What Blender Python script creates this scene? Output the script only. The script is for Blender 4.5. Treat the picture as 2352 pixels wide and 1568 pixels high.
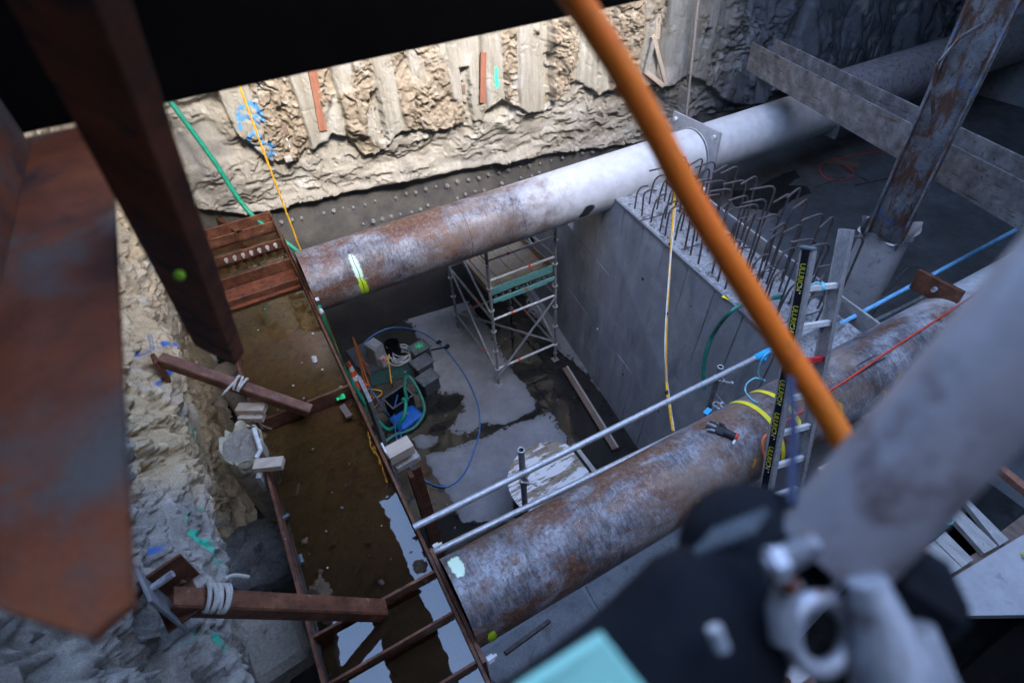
import bpy, bmesh, math, random
import numpy as np
from mathutils import Vector, Matrix, Euler
random.seed(7)
S = bpy.context.scene
for o in list(bpy.data.objects): bpy.data.objects.remove(o)
COL = S.collection
R = math.radians

# ------------------------------------------------------------------ camera
CAMZ = 8.4
FPX = 1290.0; CX, CY = 1176.0, 784.0          # photograph measured on a 2352 x 1568 grid
AX = np.array([0.87403182, -0.36588288, 0.31968436])
AY = np.array([-0.48295296, -0.58226441, 0.65400657])
AZ = np.array([-0.05314898, -0.72601507, -0.68562184])
MW = np.stack([AX, AY, AZ])                   # camera (right, down, forward) -> world
cam_d = bpy.data.cameras.new('camera'); cam = bpy.data.objects.new('camera', cam_d); COL.objects.link(cam)
rot = MW @ np.diag([1, -1, -1])
cam.matrix_world = Matrix.Translation((0, 0, CAMZ)) @ Matrix(rot.tolist()).to_4x4()
cam_d.lens = FPX / 2352 * 36; cam_d.sensor_width = 36
cam_d.clip_start = 0.02; cam_d.clip_end = 500
cam_d.dof.use_dof = True; cam_d.dof.focus_distance = 6.2; cam_d.dof.aperture_fstop = 1.7; cam_d.dof.aperture_blades = 9
S.camera = cam

# ------------------------------------------------------------------ light
w = bpy.data.worlds.new('World'); S.world = w; w.use_nodes = True
wn = w.node_tree; bg = wn.nodes['Background']
sky = wn.nodes.new('ShaderNodeTexSky'); sky.sky_type = 'NISHITA'; sky.sun_disc = False
SUN_EL, SUN_AZ = R(43), R(4)                 # azimuth: light travels +Y turned towards -X
sun_dir = Vector((math.sin(SUN_AZ) * math.cos(SUN_EL), -math.cos(SUN_AZ) * math.cos(SUN_EL), math.sin(SUN_EL)))
sky.ozone_density = 2.3; sky.dust_density = 2.0; sky.air_density = 1.0; sky.sun_elevation = SUN_EL; sky.sun_rotation = math.atan2(sun_dir.x, sun_dir.y)
wn.links.new(sky.outputs[0], bg.inputs[0]); bg.inputs[1].default_value = 0.15
sd = bpy.data.lights.new('sun', 'SUN'); sd.energy = 0.5; sd.angle = R(12); sd.color = (1.0, 0.91, 0.77)
sun = bpy.data.objects.new('sun', sd); COL.objects.link(sun)
sun.rotation_euler = sun_dir.to_track_quat('Z', 'Y').to_euler()
S.view_settings.view_transform = 'Standard'; S.view_settings.look = 'None'
S.view_settings.exposure = 3.6; S.view_settings.gamma = 1; S.view_settings.use_curve_mapping = False
S.cycles.max_bounces = 7; S.cycles.diffuse_bounces = 4; S.cycles.glossy_bounces = 3
S.cycles.transparent_max_bounces = 8; S.cycles.caustics_reflective = False; S.cycles.caustics_refractive = False
S.cycles.sample_clamp_indirect = 4

# ------------------------------------------------------------------ measuring helpers
def P(x, y, ax, v):
    """where the sight line of photograph point (x, y) meets the plane ax = v"""
    d = MW @ np.array([x - CX, y - CY, FPX])
    i = 'xyz'.index(ax); t = ((v - CAMZ) if ax == 'z' else v) / d[i]
    return Vector((d[0] * t, d[1] * t, d[2] * t + CAMZ))
def Q(x, y, dep):
    d = MW @ np.array([x - CX, y - CY, FPX]) / FPX * dep
    return Vector((d[0], d[1], d[2] + CAMZ))
def PW(x, y, off=0.0):
    """same, on the back wall (which is turned a little)"""
    d = MW @ np.array([x - CX, y - CY, FPX])
    t = (WB - off) / (d[1] + WS * d[0]); return Vector((d[0] * t, d[1] * t, d[2] * t + CAMZ))
WB, WS = 10.2, 0.11                           # back wall: y = WB - WS x

# ------------------------------------------------------------------ noise
def _h(ix, iy, s):
    n = (ix.astype(np.int64) * 374761393 + iy.astype(np.int64) * 668265263 + s * 1442695041) & 0x7fffffff
    n = ((n ^ (n >> 13)) * 1274126177) & 0x7fffffff
    return ((n ^ (n >> 16)) & 0xffff) / 65535.0
def vn(x, y, s=0):
    x0 = np.floor(x); y0 = np.floor(y); fx = x - x0; fy = y - y0
    fx = fx * fx * (3 - 2 * fx); fy = fy * fy * (3 - 2 * fy)
    a = _h(x0, y0, s); b = _h(x0 + 1, y0, s); c = _h(x0, y0 + 1, s); d = _h(x0 + 1, y0 + 1, s)
    return (a * (1 - fx) + b * fx) * (1 - fy) + (c * (1 - fx) + d * fx) * fy
def fbm(x, y, s=0, o=5, g=0.5):
    r = 0; a = 1; t = 0
    for i in range(o):
        r = r + a * vn(x * 2 ** i + 17.3 * i, y * 2 ** i - 9.1 * i, s + i); t += a; a *= g
    return r / t
def worley(x, y, s=0):
    x0 = np.floor(x); y0 = np.floor(y); d1 = np.full(np.shape(x), 9.0); d2 = d1.copy(); idv = np.zeros(np.shape(x))
    for i in (-1, 0, 1):
        for j in (-1, 0, 1):
            cx = x0 + i; cy = y0 + j
            px = cx + _h(cx, cy, s); py = cy + _h(cx, cy, s + 5)
            d = np.hypot(x - px, y - py); hv = _h(cx, cy, s + 9)
            n = d < d1
            d2 = np.where(n, d1, np.minimum(d2, d)); idv = np.where(n, hv, idv); d1 = np.where(n, d, d1)
    return d1, d2, idv
def terr(x, n, k=0.22):
    q = x * n; f = np.floor(q); return (f + sst(0, k, q - f)) / n
def sst(a, b, x):
    t = np.clip((x - a) / (b - a), 0, 1); return t * t * (3 - 2 * t)

# ------------------------------------------------------------------ materials
def newmat(name):
    m = bpy.data.materials.new(name); m.use_nodes = True
    return m, m.node_tree, m.node_tree.nodes['Principled BSDF']
def nd(t, k, **kw):
    n = t.nodes.new(k)
    for a, v in kw.items(): setattr(n, a, v)
    return n
def noise(t, co, scale, detail=6, rough=0.6, stretch=None, dist=0.0, off=0.0):
    if stretch or off:
        mp = nd(t, 'ShaderNodeMapping'); mp.inputs['Scale'].default_value = stretch or (1, 1, 1)
        mp.inputs['Location'].default_value = (off, off * .7, -off)
        t.links.new(co, mp.inputs[0]); co = mp.outputs[0]
    n = nd(t, 'ShaderNodeTexNoise'); n.inputs['Scale'].default_value = scale; n.inputs['Detail'].default_value = detail
    n.inputs['Roughness'].default_value = rough; n.inputs['Distortion'].default_value = dist
    t.links.new(co, n.inputs['Vector']); return n.outputs['Fac']
def ramp(t, fac, stops):
    r = nd(t, 'ShaderNodeValToRGB'); e = r.color_ramp.elements
    while len(e) < len(stops): e.new(0.5)
    for el, (p, c) in zip(e, stops):
        el.position = p; el.color = (*c, 1) if isinstance(c, tuple) else (c, c, c, 1)
    t.links.new(fac, r.inputs[0]); return r.outputs[0]
def mix(t, fac, a, b, mode='MIX'):
    m = nd(t, 'ShaderNodeMix', data_type='RGBA', blend_type=mode)
    for sock, v in ((m.inputs[0], fac), (m.inputs[6], a), (m.inputs[7], b)):
        if isinstance(v, (int, float)): sock.default_value = v
        elif isinstance(v, tuple): sock.default_value = (*v, 1)
        else: t.links.new(v, sock)
    return m.outputs[2]
def surf(name, stops, scale=6, layers=(), rough=(0.6, 0.9), metal=0.0, bump=(40, 0.3), stretch=None, bumpd=0.01, fine=None, spec=0.5):
    """base noise ramp, then layers (colour, scale, lo, hi, stretch), roughness noise and bump"""
    m, t, b = newmat(name)
    tc = nd(t, 'ShaderNodeTexCoord').outputs['Object']
    c = ramp(t, noise(t, tc, scale, 8, 0.65, stretch), stops)
    for i, L in enumerate(layers):
        col, sc, lo, hi = L[:4]; st = L[4] if len(L) > 4 else None
        f = ramp(t, noise(t, tc, sc, 9, 0.68, st, 0.3, 3.1 * (i + 1)), [(lo, 0.0), (hi, 1.0)])
        c = mix(t, f, c, col)
    if fine:
        c = mix(t, fine[1], c, ramp(t, noise(t, tc, fine[0], 3, 0.8), [(0.35, 0.0), (0.65, 1.0)]), 'OVERLAY')
    t.links.new(c, b.inputs['Base Color'])
    rr = ramp(t, noise(t, tc, scale * 1.7, 6, 0.6, None, 0, 8.8), [(0.3, rough[0]), (0.7, rough[1])])
    t.links.new(rr, b.inputs['Roughness']); b.inputs['Metallic'].default_value = metal
    b.inputs['Specular IOR Level'].default_value = spec
    if bump:
        bp = nd(t, 'ShaderNodeBump'); bp.inputs['Strength'].default_value = bump[1]; bp.inputs['Distance'].default_value = bumpd
        t.links.new(noise(t, tc, bump[0], 8, 0.7), bp.inputs['Height']); t.links.new(bp.outputs[0], b.inputs['Normal'])
    return m
def attr(t, name): return nd(t, 'ShaderNodeAttribute', attribute_name=name).outputs['Color']
RUST = surf('rusty_steel', [(0.25, (0.05, 0.012, 0.004)), (0.5, (0.17, 0.042, 0.012)), (0.75, (0.28, 0.08, 0.025))], 5,
            [((0.05, 0.022, 0.016), 14, 0.5, 0.62), ((0.12, 0.08, 0.06), 22, 0.66, 0.74)], (0.8, 0.95), 0.0, (60, 0.35), fine=(260, 0.3))
RUSTDK = surf('dark_rusty_steel', [(0.3, (0.05, 0.019, 0.010)), (0.5, (0.13, 0.046, 0.022)), (0.75, (0.24, 0.10, 0.055))], 7,
            [((0.38, 0.33, 0.28), 9, 0.63, 0.72), ((0.035, 0.015, 0.009), 16, 0.55, 0.68)], (0.35, 0.7), 0.2, (70, 0.3), fine=(220, 0.25))
RUSTSTAIN = surf('stained_rusty_plate', [(0.3, (0.06, 0.014, 0.004)), (0.55, (0.17, 0.040, 0.010)), (0.8, (0.25, 0.07, 0.02))], 4,
            [((0.085, 0.07, 0.06), 3.2, 0.50, 0.62), ((0.04, 0.015, 0.012), 5, 0.55, 0.68)], (0.6, 0.9), 0.1, (90, 0.3), fine=(240, 0.3))
BLACK = surf('black_painted_steel', [(0.3, (0.003, 0.0025, 0.0022)), (0.7, (0.006, 0.0045, 0.004))], 6, [((0.014, 0.006, 0.004), 7, 0.6, 0.72)], (0.95, 1.0), 0, (50, 0.2), spec=0.08)
HSTEEL = surf('weathered_beam_steel', [(0.3, (0.07, 0.06, 0.058)), (0.5, (0.15, 0.142, 0.14)), (0.72, (0.28, 0.27, 0.27))], 5,
            [((0.06, 0.028, 0.02), 7, 0.57, 0.66, (1, 0.3, 2.6)), ((0.055, 0.045, 0.045), 26, 0.64, 0.70), ((0.05, 0.02, 0.015), 20, 0.60, 0.66)], (0.5, 0.8), 0.1, (60, 0.35), fine=(200, 0.25))
COLSTEEL = surf('rusty_column_steel', [(0.3, (0.07, 0.072, 0.08)), (0.55, (0.16, 0.165, 0.18)), (0.75, (0.27, 0.275, 0.29))], 4,
            [((0.09, 0.04, 0.022), 5, 0.49, 0.58, (1.5, 1.5, 0.5)), ((0.05, 0.045, 0.045), 24, 0.56, 0.64), ((0.05, 0.02, 0.012), 9, 0.58, 0.68), ((0.03, 0.09, 0.26), 3.1, 0.60, 0.66)], (0.5, 0.8), 0.1, (50, 0.45), fine=(150, 0.3))
def pipe_mat(name, x_paint):
    m, t, b = newmat(name); tc = nd(t, 'ShaderNodeTexCoord').outputs['Object']
    sep = nd(t, 'ShaderNodeSeparateXYZ'); t.links.new(tc, sep.inputs[0])
    bare = ramp(t, noise(t, tc, 3.2, 9, 0.66, (0.8, 1, 1)), [(0.36, (0.022, 0.022, 0.027)), (0.46, (0.085, 0.087, 0.10)), (0.56, (0.25, 0.255, 0.285)), (0.68, (0.46, 0.47, 0.50))])
    streak = ramp(t, noise(t, tc, 30, 9, 0.75, (1, 0.28, 0.28)), [(0.42, 0.0), (0.66, 0.55)])
    bare = mix(t, streak, bare, (0.44, 0.44, 0.47))
    dk = ramp(t, noise(t, tc, 22, 8, 0.75, (0.9, 0.35, 0.35), 0.2, 5), [(0.52, 0.0), (0.66, 0.85)])
    bare = mix(t, dk, bare, (0.045, 0.045, 0.055))
    rf = ramp(t, noise(t, tc, 2.4, 10, 0.70, (0.7, 1, 1), 0.5, 2.2), [(0.47, 0.0), (0.57, 0.95)])
    rc = ramp(t, noise(t, tc, 26, 8, 0.75), [(0.38, (0.05, 0.022, 0.013)), (0.52, (0.16, 0.07, 0.04)), (0.68, (0.34, 0.21, 0.14))])
    bare = mix(t, rf, bare, rc)
    br = ramp(t, noise(t, tc, 44, 9, 0.8, (1, .6, .6), .3, 12), [(0.50, 0.0), (0.60, 0.85)]); bare = mix(t, br, bare, (0.12, 0.058, 0.034))
    tp = ramp(t, noise(t, tc, 1.6, 6, 0.6, (.5, 1, 1), .3, 21), [(0.47, 0.0), (0.6, 0.5)]); bare = mix(t, tp, bare, (0.30, 0.215, 0.16))
    sp = ramp(t, noise(t, tc, 75, 3, 0.7, (1, 0.6, 0.6)), [(0.66, 0.0), (0.70, 0.8)])
    bare = mix(t, sp, bare, (0.55, 0.54, 0.52))
    paint = ramp(t, noise(t, tc, 5, 8, 0.6), [(0.3, (0.50, 0.50, 0.515)), (0.6, (0.62, 0.62, 0.635)), (0.8, (0.70, 0.70, 0.70))])
    pd = ramp(t, noise(t, tc, 17, 9, 0.78, (0.5, 1, 1), 0.4, 7.7), [(0.64, 0.0), (0.69, 0.9)])
    paint = mix(t, pd, paint, (0.09, 0.07, 0.06))
    ad = nd(t, 'ShaderNodeMath', operation='MULTIPLY_ADD'); ad.inputs[1].default_value = 0.85; ad.inputs[2].default_value = -0.85 * x_paint + 0.1
    t.links.new(sep.outputs[0], ad.inputs[0])
    ad2 = nd(t, 'ShaderNodeMath', operation='ADD', use_clamp=True); t.links.new(ad.outputs[0], ad2.inputs[0])
    nn = nd(t, 'ShaderNodeMath', operation='MULTIPLY_ADD'); nn.inputs[1].default_value = 2.4; nn.inputs[2].default_value = -1.2
    t.links.new(noise(t, tc, 4, 8, 0.7), nn.inputs[0]); t.links.new(nn.outputs[0], ad2.inputs[1])
    c = mix(t, ad2.outputs[0], bare, paint)
    t.links.new(c, b.inputs['Base Color']); b.inputs['Metallic'].default_value = 0.08
    t.links.new(ramp(t, noise(t, tc, 7, 8, 0.7), [(0.35, 0.36), (0.7, 0.62)]), b.inputs['Roughness'])
    bp = nd(t, 'ShaderNodeBump'); bp.inputs['Strength'].default_value = 0.35; bp.inputs['Distance'].default_value = 0.008
    t.links.new(noise(t, tc, 28, 9, 0.75), bp.inputs['Height']); t.links.new(bp.outputs[0], b.inputs['Normal'])
    return m
PIPE1 = pipe_mat('strut_pipe_paint', 3.1)
PIPE2 = pipe_mat('strut_pipe_bare', 5.6)
WHITEPL = surf('galvanised_plate', [(0.3, (0.38, 0.38, 0.40)), (0.7, (0.52, 0.52, 0.54))], 8, [((0.2, 0.19, 0.18), 14, 0.6, 0.7)], (0.4, 0.6), 0.2, (60, 0.2))
GALV = surf('galvanised_tube', [(0.3, (0.36, 0.38, 0.41)), (0.7, (0.56, 0.58, 0.61))], 18, [((0.2, 0.2, 0.21), 30, 0.58, 0.68)], (0.35, 0.6), 0.55, (80, 0.2))
GALVDK = surf('dull_scaffold_tube', [(0.3, (0.16, 0.17, 0.18)), (0.7, (0.32, 0.33, 0.35))], 14, [((0.4, 0.4, 0.38), 30, 0.6, 0.7)], (0.4, 0.7), 0.3, (60, 0.2))
ALU = surf('ladder_aluminium', [(0.3, (0.33, 0.33, 0.34)), (0.7, (0.50, 0.50, 0.52))], 20, [((0.16, 0.15, 0.15), 50, 0.56, 0.68, (1, 1, 0.3))], (0.35, 0.6), 0.5, (90, 0.25))
ALUL = surf('bright_aluminium', [(0.3, (0.66, 0.66, 0.67)), (0.7, (0.8, 0.8, 0.8))], 20, [((0.45, 0.45, 0.45), 60, 0.62, 0.7)], (0.4, 0.6), 0.25, (90, 0.15))
CONC = surf('formed_concrete', [(0.3, (0.21, 0.22, 0.25)), (0.55, (0.29, 0.30, 0.33)), (0.75, (0.37, 0.38, 0.40))], 2.2,
            [((0.15, 0.155, 0.17), 3.0, 0.52, 0.74, (1, 1, 0.25)), ((0.12, 0.12, 0.13), 6, 0.64, 0.76, (1, 1, 0.15)), ((0.36, 0.37, 0.40), 2, 0.52, 0.72), ((0.33, 0.33, 0.34), 30, 0.66, 0.72)], (0.6, 0.85), 0, (30, 0.25), stretch=(1, 1, 0.35), fine=(120, 0.2))
SLAB = surf('slab_concrete', [(0.3, (0.15, 0.16, 0.18)), (0.55, (0.22, 0.23, 0.25)), (0.75, (0.28, 0.285, 0.30))], 2.0,
            [((0.13, 0.125, 0.12), 5, 0.54, 0.68), ((0.34, 0.33, 0.32), 26, 0.64, 0.70), ((0.08, 0.075, 0.07), 34, 0.66, 0.72)], (0.55, 0.85), 0, (30, 0.4), fine=(90, 0.25))
ROUGHC = surf('rough_aggregate_concrete', [(0.3, (0.18, 0.185, 0.20)), (0.5, (0.42, 0.42, 0.44)), (0.7, (0.62, 0.62, 0.64))], 26,
            [((0.14, 0.13, 0.12), 7, 0.52, 0.62)], (0.8, 0.95), 0, (60, 1.0), bumpd=0.03)
WETF = surf('wet_floor', [(0.3, (0.013, 0.014, 0.015)), (0.6, (0.024, 0.023, 0.021)), (0.8, (0.035, 0.032, 0.027))], 3,
            [((0.045, 0.042, 0.038), 9, 0.6, 0.72)], (0.05, 0.15), 0, (5, 0.02), spec=0.5)
PLY = surf('wet_plywood', [(0.40, (0.17, 0.13, 0.09)), (0.5, (0.26, 0.21, 0.15))], 8,
            [((0.66, 0.66, 0.68), 3.2, 0.49, 0.52, (0.5, 2.4, 1)), ((0.1, 0.075, 0.05), 7, 0.58, 0.64, (0.6, 2.4, 1))], (0.4, 0.75), 0, (60, 0.2))
TIMBER = surf('raw_timber', [(0.3, (0.42, 0.33, 0.26)), (0.7, (0.58, 0.49, 0.41))], 5, [((0.33, 0.24, 0.17), 9, 0.6, 0.72, (6, 1, 1))], (0.7, 0.9), 0, (60, 0.3), stretch=(1, 8, 8), fine=(150, 0.15))
TIMBERG = surf('grey_timber', [(0.3, (0.25, 0.235, 0.22)), (0.7, (0.43, 0.41, 0.39))], 5, [((0.5, 0.49, 0.47), 12, 0.6, 0.7), ((0.12, 0.1, 0.09), 14, 0.62, 0.7)], (0.7, 0.9), 0, (60, 0.4), stretch=(6, 1, 6), fine=(150, 0.2))
TIMBERD = surf('dark_timber', [(0.3, (0.10, 0.065, 0.05)), (0.7, (0.2, 0.14, 0.11))], 6, [((0.28, 0.23, 0.2), 15, 0.62, 0.7)], (0.7, 0.9), 0, (50, 0.4), stretch=(4, 1, 4))
REDWOOD = surf('red_timber', [(0.3, (0.20, 0.075, 0.045)), (0.7, (0.32, 0.14, 0.09))], 6, [((0.12, 0.05, 0.03), 12, 0.58, 0.7, (4, 4, 0.6))], (0.7, 0.9), 0, (50, 0.4), stretch=(4, 4, 0.6))
def plain(name, c, rough=0.5, metal=0.0, bump=(90, 0.15), var=0.25, sc=12):
    lo = tuple(v * (1 - var) for v in c); hi = tuple(min(1, v * (1 + var)) for v in c)
    return surf(name, [(0.3, lo), (0.7, hi)], sc, (), (rough * 0.8, min(1, rough * 1.25)), metal, bump)
ORANGE = surf('orange_hose', [(0.3, (1.0, 0.17, 0.004)), (0.7, (1.0, 0.25, 0.008))], 9, [((0.55, 0.12, 0.02), 18, 0.58, 0.70), ((0.75, 0.35, 0.12), 40, 0.62, 0.7)], (0.4, 0.6), 0, (120, 0.3))
ORANGED = plain('orange_tool_paint', (0.5, 0.13, 0.02), 0.5)
GREENH = plain('green_hose', (0.01, 0.24, 0.15), 0.4)
GREEND = plain('dark_green_hose', (0.012, 0.15, 0.115), 0.4)
BLUEH = plain('blue_hose', (0.03, 0.13, 0.36), 0.4)
BLUEL = plain('light_blue_pipe', (0.20, 0.50, 0.82), 0.4)
BLUEB = plain('blue_plastic', (0.012, 0.12, 0.48), 0.4)
BLUEC = plain('bright_blue_tape', (0.02, 0.36, 0.70), 0.5)
CYANR = plain('turquoise_rope', (0.22, 0.62, 0.74), 0.8, bump=(300, 0.6))
YELROPE = plain('yellow_rope', (0.78, 0.42, 0.02), 0.7, bump=(300, 0.5))
YELSTR = plain('yellow_strap', (0.92, 0.75, 0.03), 0.6, bump=(400, 0.3), var=0.08)
REDC = plain('red_cord', (0.62, 0.06, 0.03), 0.6); REDT = plain('red_rung_tape', (0.45, 0.02, 0.03), 0.6)
ORC = plain('orange_cord', (0.9, 0.16, 0.05), 0.6)
REDM = plain('red_marker', (0.75, 0.05, 0.03), 0.6)
ROPE = plain('cotton_rope', (0.52, 0.49, 0.45), 0.9, bump=(220, 0.9), var=0.2, sc=40)
DROPE = plain('dirty_cord', (0.14, 0.09, 0.06), 0.9)
CANVAS = surf('dusty_canvas', [(0.3, (0.42, 0.37, 0.26)), (0.7, (0.64, 0.58, 0.44))], 9, [((0.2, 0.17, 0.13), 10, 0.55, 0.7)], (0.8, 0.95), 0, (30, 0.5))
BAGTUBE = surf('drum_sleeve', [(0.3, (0.30, 0.26, 0.20)), (0.7, (0.48, 0.43, 0.35))], 8, [((0.08, 0.07, 0.06), 12, 0.55, 0.7)], (0.8, 0.95), 0, (40, 0.4))
SAND = surf('grey_sand', [(0.3, (0.25, 0.215, 0.175)), (0.7, (0.44, 0.39, 0.33))], 30, [((0.10, 0.085, 0.07), 8, 0.6, 0.68)], (0.85, 0.95), 0, (120, 1.0), bumpd=0.02)
SLEEVE = surf('pale_pile_sleeve', [(0.3, (0.30, 0.29, 0.30)), (0.7, (0.45, 0.43, 0.43))], 4, [((0.2, 0.19, 0.19), 8, 0.56, 0.7)], (0.6, 0.85), 0, (30, 0.3))
REBAR = surf('rebar_steel', [(0.3, (0.045, 0.04, 0.042)), (0.7, (0.13, 0.115, 0.115))], 20, [((0.16, 0.08, 0.055), 12, 0.55, 0.68)], (0.5, 0.8), 0.2, (120, 0.4))
MEMB = surf('dark_membrane', [(0.3, (0.075, 0.073, 0.073)), (0.6, (0.12, 0.115, 0.11)), (0.8, (0.17, 0.165, 0.15))], 3, [((0.07, 0.07, 0.08), 2, 0.5, 0.66), ((0.2, 0.19, 0.17), 30, 0.66, 0.72)], (0.35, 0.6), 0, (18, 0.5), fine=(90, 0.2))
DRED = plain('dark_box_plastic', (0.05, 0.06, 0.07), 0.5, bump=(30, 0.3), var=0.4)
BOXLID = surf('dusty_black_lid', [(0.3, (0.035, 0.045, 0.055)), (0.6, (0.10, 0.12, 0.14)), (0.8, (0.20, 0.22, 0.24))], 9, [((0.28, 0.30, 0.32), 20, 0.6, 0.7)], (0.4, 0.7), 0, (30, 0.4))
GREYBOX = plain('grey_machine_paint', (0.30, 0.31, 0.32), 0.5); MAT = plain('green_mat', (0.012, 0.05, 0.045), 0.7, var=0.4)
BLACKP = surf('black_plastic', [(0.3, (0.004, 0.005, 0.008)), (0.7, (0.010, 0.012, 0.018))], 9, [((0.05, 0.055, 0.07), 16, 0.62, 0.72)], (0.6, 0.85), 0, (60, 0.2), spec=0.15)
BLACKR = plain('black_rubber', (0.02, 0.02, 0.024), 0.7)
MINT = plain('mint_panel', (0.36, 0.78, 0.66), 0.4, var=0.04); TEAL = plain('teal_deck_steel', (0.12, 0.33, 0.32), 0.6)
STARG = plain('green_spray', (0.03, 0.65, 0.20), 0.7); WHITEP = plain('white_plastic', (0.62, 0.62, 0.62), 0.5)
CONER = plain('cone_orange', (0.75, 0.10, 0.04), 0.5); CONEW = plain('cone_white', (0.8, 0.8, 0.8), 0.5)
DECKW = surf('scaffold_deck', [(0.3, (0.17, 0.14, 0.105)), (0.7, (0.28, 0.23, 0.17))], 10, [((0.42, 0.17, 0.06), 3, 0.60, 0.68)], (0.6, 0.85), 0, (160, 0.8))
PALE = surf('pale_tube', [(0.3, (0.24, 0.215, 0.225)), (0.7, (0.38, 0.36, 0.39))], 9, [((0.13, 0.09, 0.09), 14, 0.5, 0.66)], (0.35, 0.55), 0.1, (60, 0.1))
CLAMP = surf('zinc_clamp', [(0.3, (0.25, 0.25, 0.28)), (0.7, (0.66, 0.66, 0.70))], 22, [((0.16, 0.08, 0.06), 30, 0.56, 0.66)], (0.35, 0.5), 0.4, (60, 0.2))
NAVY = plain('navy_cable', (0.01, 0.02, 0.07), 0.6)

def sprayed(name, col, sc=14, lo=0.38, hi=0.5):
    m, t, b = newmat(name); tc = nd(t, 'ShaderNodeTexCoord').outputs['Object']
    b.inputs['Base Color'].default_value = (*col, 1); b.inputs['Roughness'].default_value = 0.6
    e = nd(t, 'ShaderNodeAttribute', attribute_name='edge').outputs['Fac']
    h = nd(t, 'ShaderNodeMath', operation='MULTIPLY'); h.inputs[1].default_value = 0.42; t.links.new(e, h.inputs[0])
    mth = nd(t, 'ShaderNodeMath', operation='MULTIPLY_ADD'); mth.inputs[1].default_value = 0.9
    t.links.new(noise(t, tc, sc, 9, 0.8), mth.inputs[0]); t.links.new(h.outputs[0], mth.inputs[2])
    t.links.new(ramp(t, mth.outputs[0], [(lo + 0.20, 0.0), (hi + 0.22, 0.95)]), b.inputs['Alpha'])
    return m
NEON = sprayed('neon_yellow_spray', (0.62, 0.85, 0.03)); NEONW = sprayed('pale_neon_spray', (0.75, 0.95, 0.72))
OCHRE = sprayed('ochre_spray', (0.55, 0.30, 0.05)); DARKM = sprayed('dark_scrape', (0.03, 0.028, 0.03), 20)
LIMEDOT = plain('lime_paint', (0.22, 0.45, 0.01), 0.6)

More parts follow.
